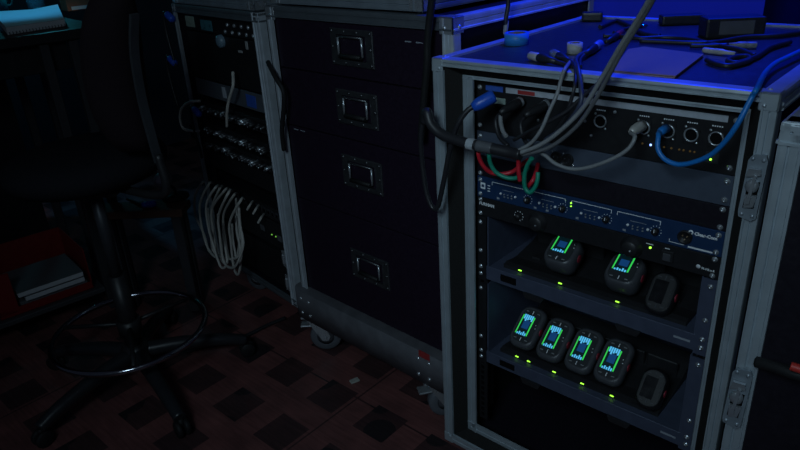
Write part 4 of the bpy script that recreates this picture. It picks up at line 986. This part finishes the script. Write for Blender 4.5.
# spiral notebook / stack of papers
def notebook_stack():
    A, B, C_, D_ = [DK.atz(*q, 1.064) for q in ((8, 35), (66, 26), (60, 14), (-6, 18))]
    o = DK.w(A.x, A.y, 1.0626); t = thing('paper_stack', 'thick pad of white paper on the tall desk, lit cyan blue', 'paper pad', o, DK.yaw)
    P = [(q.x-A.x, q.y-A.y) for q in (A, B, C_, D_)]
    mb = MB(); mb.prism(P, (X, Y, Z), (0, 0, .0015), .024); mb.build('pages', PAPER, t)
    mb = MB(); mb.prism([(x*1.02, y*1.02) for x, y in P], (X, Y, Z), (0, 0, 0), .0014); mb.build('back_board', WOODB, t)
    mb = MB(); 
    bx = Vector2 = V((P[1][0]-P[0][0], P[1][1]-P[0][1], 0)); n = 18
    for k in range(n):
        c = V((P[0][0], P[0][1], .002))+bx*((k+.5)/n); mb.tube([c+V((0, -.003, 0)), c+V((0, -.006, .004)), c+V((0, -.002, .008))], .0011, 6, 3)
    mb.build('spiral_binding', BLK, t)
    mb = MB(); q = P; lift = .030
    a0 = V((q[0][0], q[0][1], .0262)); a1 = V((q[1][0], q[1][1], .0262)); a2 = V((q[2][0], q[2][1], .036)); a3 = V((q[3][0], q[3][1], .0262))
    N = 10; g = [[None]*(N+1) for _ in range(N+1)]
    for i in range(N+1):
        for j in range(N+1):
            s, r = i/N, j/N; p = (a0*(1-s)+a1*s)*(1-r)+(a3*(1-s)+a2*s)*r; p.z = .0262+.014*max(0, s-.6)*max(0, r-.2)*3; g[i][j] = mb.bm.verts.new(p)
    for i in range(N):
        for j in range(N): f = mb.bm.faces.new((g[i][j], g[i+1][j], g[i+1][j+1], g[i][j+1])); f.smooth = True
    mb.build('top_sheet', PAPER, t)
notebook_stack()
def bottle():
    l = DK.atz(40, 12, 1.063); t = thing('glass_jar', 'small clear glass jar glinting behind the paper pad on the tall desk', 'jar', DK.w(l.x, l.y+.03, 1.063), DK.yaw)
    mb = MB(); mb.lathe([(0, 0), (.032, 0), (.036, .006), (.036, .07), (.028, .085), (.026, .085), (.033, .069), (.033, .008), (0, .004)], (0, 0, 0), (0, 0, 1), 24); mb.build('glass', GLASS, t)
    mb = MB(); mb.lathe([(.0275, .082), (.029, .082), (.029, .10), (0, .10)], (0, 0, 0), (0, 0, 1), 24); mb.build('lid', STEEL, t)
bottle()
def teal_pack():
    l = DK.atz(4, 11, 1.063); t = thing('mug', 'teal mug at the far left corner of the tall desk', 'mug', DK.w(l.x-.01, l.y+.03, 1.063), DK.yaw)
    mb = MB(); mb.lathe([(0, 0), (.036, 0), (.038, .004), (.038, .09), (.034, .09), (.034, .006), (0, .006)], (0, 0, 0), (0, 0, 1), 24); mb.build('cup', mat('teal_glaze', (.05, .30, .36), .35), t)
    mb = MB(); mb.tube([(.037, 0, .075), (.058, 0, .07), (.062, 0, .045), (.054, 0, .022), (.037, 0, .018)], .005, 8); mb.build('handle', mat('teal_glaze', (.05, .30, .36), .35), t)
teal_pack()
def brown_box():
    l = DK.atz(84, 10, 1.063); t = thing('cardboard_box', 'brown box with a pale label strip at the right end of the tall desk', 'box', DK.w(l.x, l.y+.012, 1.063), DK.yaw)
    mb = MB(); mb.box((-.062, 0, 0), (.070, .09, .055), .002); mb.build('carton', mat('brown_card', (.20, .075, .03), .8, 0, .25, 40), t)
    mb = MB(); mb.box((-.045, -.0008, .004), (.05, .001, .018)); mb.build('label', mat('pale_green_label', (.40, .46, .40), .7), t)
    mb = MB(); mb.box((-.062, .038, .0545), (.070, .054, .0556)); mb.build('packing_tape', mat('tape_brown', (.25, .12, .05), .4), t)
brown_box()
# red tray with papers on the shelf
def file_tray():
    A = DK.at(15, 291, .03); B = DK.at(88, 275, .03); w = B.x-A.x
    o = DK.w(A.x, .03, .1056); t = thing('file_tray', 'red open file tray on the low shelf under the desk', 'tray', o, DK.yaw)
    mb = MB(); h = .17
    mb.box((-.07, 0, 0), (w+.008, .30, .004)); mb.box((-.07, 0, 0), (-.066, .30, h)); mb.box((w+.004, .0, 0), (w+.008, .30, h)); mb.box((-.07, .296, 0), (w+.008, .30, h)); mb.box((-.07, 0, 0), (w+.008, .004, .03)); mb.box((-.07, 0, 0), (-.004, .006, h), .001)
    mb.build('tray_body', REDPL, t)
    mb = MB(); mb.box((-.07, -.003, .004), (w+.008, .0, .012)); mb.build('front_rim', REDPL, t)
    for k, (lb, dz) in enumerate((('upper white folder of papers in the red file tray', .066), ('lower white folder of papers in the red file tray', .044))):
        o2 = DK.w(A.x+.004+.02*k, .022, .105+dz); q = thing('paper_folder', lb, 'folder', o2, DK.yaw, 'white folders in the red file tray')
        mb = MB(); mb.box((0, 0, 0), (w-.02-.02*k, .22, .019), .002); mb.build('papers', PAPER, q)
        mb = MB(); mb.box((-.001, -.001, .0185), (w-.019-.02*k, .222, .0205), .0006); mb.build('cover', mat('grey_cover', (.12, .12, .13), .6), q)
    q = thing('paper_ream', 'stack of dark grey sheets under the white folders in the red file tray', 'paper stack', DK.w(A.x+.004, .036, .1108), DK.yaw)
    mb = MB(); mb.box((0, 0, 0), (w-.01, .22, .036), .002); mb.build('sheets', mat('grey_cover', (.12, .12, .13), .6), q)
    mb = MB(); mb.box((0, -.0006, .008), (w-.02, .0005, .010)); mb.build('divider', REDPL, q)
file_tray()
# wooden crossbar stand and small things between desk and left rack
def side_table():
    F = Frame(-1.02, 2.24, -.05)
    P0 = F.at(97, 213, 0); P1 = F.at(146, 194, 0)
    A = F.w(*P0); B = F.w(*P1); t = thing('low_bench', 'low reddish brown wooden bench behind the chair, half lost in the dark', 'bench', V((A.x, A.y, 0)), RK.yaw+PI/2*0)
    z = A.z; d = (B-A); d.z = 0
    L = max(d.length, .25); yw = math.atan2(d.y, d.x); t.rotation_euler = (0, 0, yw)
    mb = MB(); mb.box((-.02, 0, z-.03), (L+.06, .10, z), .003); mb.build('bench_top', WOODB, t)
    for x in (.0, L+.01):
        for y in (.012, .06): mb = MB(); mb.box((x, y, .001), (x+.035, y+.03, z-.03), .002); mb.build('leg', mat('dark_leg', (.035, .035, .04), .45), t)
    return t, A, yw, z, L
bt, BA, byw, bz, bL = side_table(); bz += .0006
BF = Frame(BA.x, BA.y, byw)
def microphone():
    l = BF.at(163, 180, .12); P = BF.w(l.x, .12, l.z)
    t = thing('desk_lamp', 'small lamp with a round grey metal head on the wooden bench', 'lamp', BF.w(bL+.0, .12, bz), byw)
    inv = Matrix.Rotation(-byw, 3, 'Z'); q = inv @ (P-BF.w(bL+.0, .12, bz))
    mb = MB(); mb.sphere(q, .034, (1, 1, .92), 20); mb.build('lamp_head', mat('dull_grey_metal', (.50, .50, .52), .35, .4), t)
    mb = MB(); mb.tube([V((0, 0, .01)), V((0, 0, max(.03, q.z*.5))), q], .006); mb.build('gooseneck', BLK, t)
    mb = MB(); mb.lathe([(0, 0), (.05, 0), (.05, .008), (.012, .014), (0, .014)], (0, 0, 0), (0, 0, 1), 24); mb.build('base', BLK, t)
    p2 = BF.at(153, 166, .10); q2 = inv @ (BF.w(p2.x, .10, p2.z)-BF.w(bL+.0, .12, bz)); mb = MB(); mb.lathe([(.012, 0), (.012, .006), (0, .007)], q2, (-.3, -1, .2), 14); mb.tube([q2, (q2+q)/2+V((0, 0, .01)), q], .004); mb.build('highlight_disc', STEEL, t)  # steel disc and stem stand in for a highlight beside the head
microphone()
A = BF.at(150, 203, .03)
t = thing('cable_plug', 'blue cable plug lying on the wooden bench beside the lamp', 'cable plug', BF.w(A.x, .03, bz+.013), byw)
mb = MB(); mb.lathe([(0, -.03), (.009, -.03), (.012, -.02), (.012, .015), (.008, .022), (0, .022)], (0, 0, 0), (1, .2, 0), 14); mb.build('plug_body', BLUEPL, t)
mb = MB(); mb.tube([(-.02, 0, 0), (-.05, .02, -.005), (-.08, .05, -.0075), (-.12, .08, -.0075)], .005); mb.build('cable_tail', CABK, t)
# stand pole between
l0 = WORLD.atz(76, 122, .80)

# ------------------------------------------------------------------ floor litter
l = RK.atz(354.5, 380.5, .004)
t = MB(); t.box((-.015, -.009, 0), (.015, .009, .006), .0012); t.box((.002, -.0092, .0005), (.008, .0092, .0064), .0006)
tag(t.build('paper_scrap', mat('dull_paper', (.42, .42, .38), .8), None, RK.w(l.x, l.y, .0006), .5), 'small crumpled white scrap on the floor in front of the drawer case', 'litter')
# floor cable curling round behind the foot ring
simple_cable('floor_cable', 'dark cable lying on the floor between the chair and the left rack', zp(.008, (186, 352), (205, 346), (230, 342), (250, 334), (268, 325), (285, 318)), .007, CABK)

# black drape behind, right
def drape():
    o = RK.w(RK.at(764, 8, 1.16).x, 1.16, 0); mb = MB(); n = 90; a = []; b = []
    for i in range(n+1):
        x = 1.7*i/n; y = .025*math.sin(x*38)+.012*math.sin(x*17)
        a.append(mb.bm.verts.new((x, y, .01))); b.append(mb.bm.verts.new((x, y*.8, 2.6)))
    for i in range(n): f = mb.bm.faces.new((a[i], a[i+1], b[i+1], b[i])); f.smooth = True
    tag(mb.build('stage_drape', mat('black_drape', (.006, .006, .008), .95, 0, .2, 40, spec=.05), None, o, RK.yaw), 'black stage drape hanging behind the right side of the rack', 'curtain')
drape()

# ------------------------------------------------------------------ lights
def area(name, loc, target, size, power, col, spread=None):
    L = bpy.data.lights.new(name, 'AREA'); L.energy = power; L.color = col; L.size = size
    if spread: L.spread = spread
    o = bpy.data.objects.new(name, L); COL.objects.link(o); o.location = loc
    o.rotation_euler = (V(target)-V(loc)).to_track_quat('-Z', 'Y').to_euler(); return o
def spot(name, loc, target, power, col, ang, blend=.5, r=.05):
    L = bpy.data.lights.new(name, 'SPOT'); L.energy = power; L.color = col; L.spot_size = math.radians(ang); L.spot_blend = blend; L.shadow_soft_size = r
    o = bpy.data.objects.new(name, L); COL.objects.link(o); o.location = loc
    o.rotation_euler = (V(target)-V(loc)).to_track_quat('-Z', 'Y').to_euler(); return o
area('key_light', RK.w(.80, -1.75, 1.95), RK.w(.05, 0, .75), .5, 2.6, (.60, .84, 1.0), math.radians(84))
spot('blue_stage_light', RK.w(.25, 1.05, 2.6), RK.w(.22, .34, 1.08), 170, (.0, .03, 1.0), 32, .5, .08)
spot('blue_wall_light', RK.w(.0, .6, 2.7), RK.w(.15, 1.42, .9), 600, (.0, .02, 1.0), 50, .6, .08)
lq = DK.atz(28, 20, 1.06)
spot('cyan_desk_light', DK.w(lq.x-.1, lq.y-.3, 2.2), DK.w(lq.x, lq.y, 1.06), 26, (.05, .5, 1.0), 40, 1.0, .03)
L = bpy.data.lights.new('cyan_fill_point', 'POINT'); L.energy = 1.2; L.color = (.08, .7, .9); L.shadow_soft_size = .05  # added fill to brighten the mug and jar; no screen stands here
o = bpy.data.objects.new('cyan_fill_point', L); COL.objects.link(o); o.location = DK.w(DK.atz(22, 6, 1.06).x, DK.atz(22, 6, 1.06).y-.22, 1.42)
lq = DK.atz(86, 8, 1.08)
spot('warm_box_fill', DK.w(lq.x+.25, lq.y-.55, 1.75), DK.w(lq.x, lq.y, 1.09), 9, (1.0, .62, .3), 13, .8, .03)  # added warm fill so the brown box shows its colour; no lamp modelled
w = bpy.data.worlds.new('world'); sc.world = w; w.use_nodes = True
w.node_tree.nodes['Background'].inputs[0].default_value = (.5, .62, 1, 1); w.node_tree.nodes['Background'].inputs[1].default_value = .014
sc.view_settings.view_transform = 'Standard'; sc.view_settings.look = 'None'; sc.view_settings.exposure = 0; sc.view_settings.gamma = 1
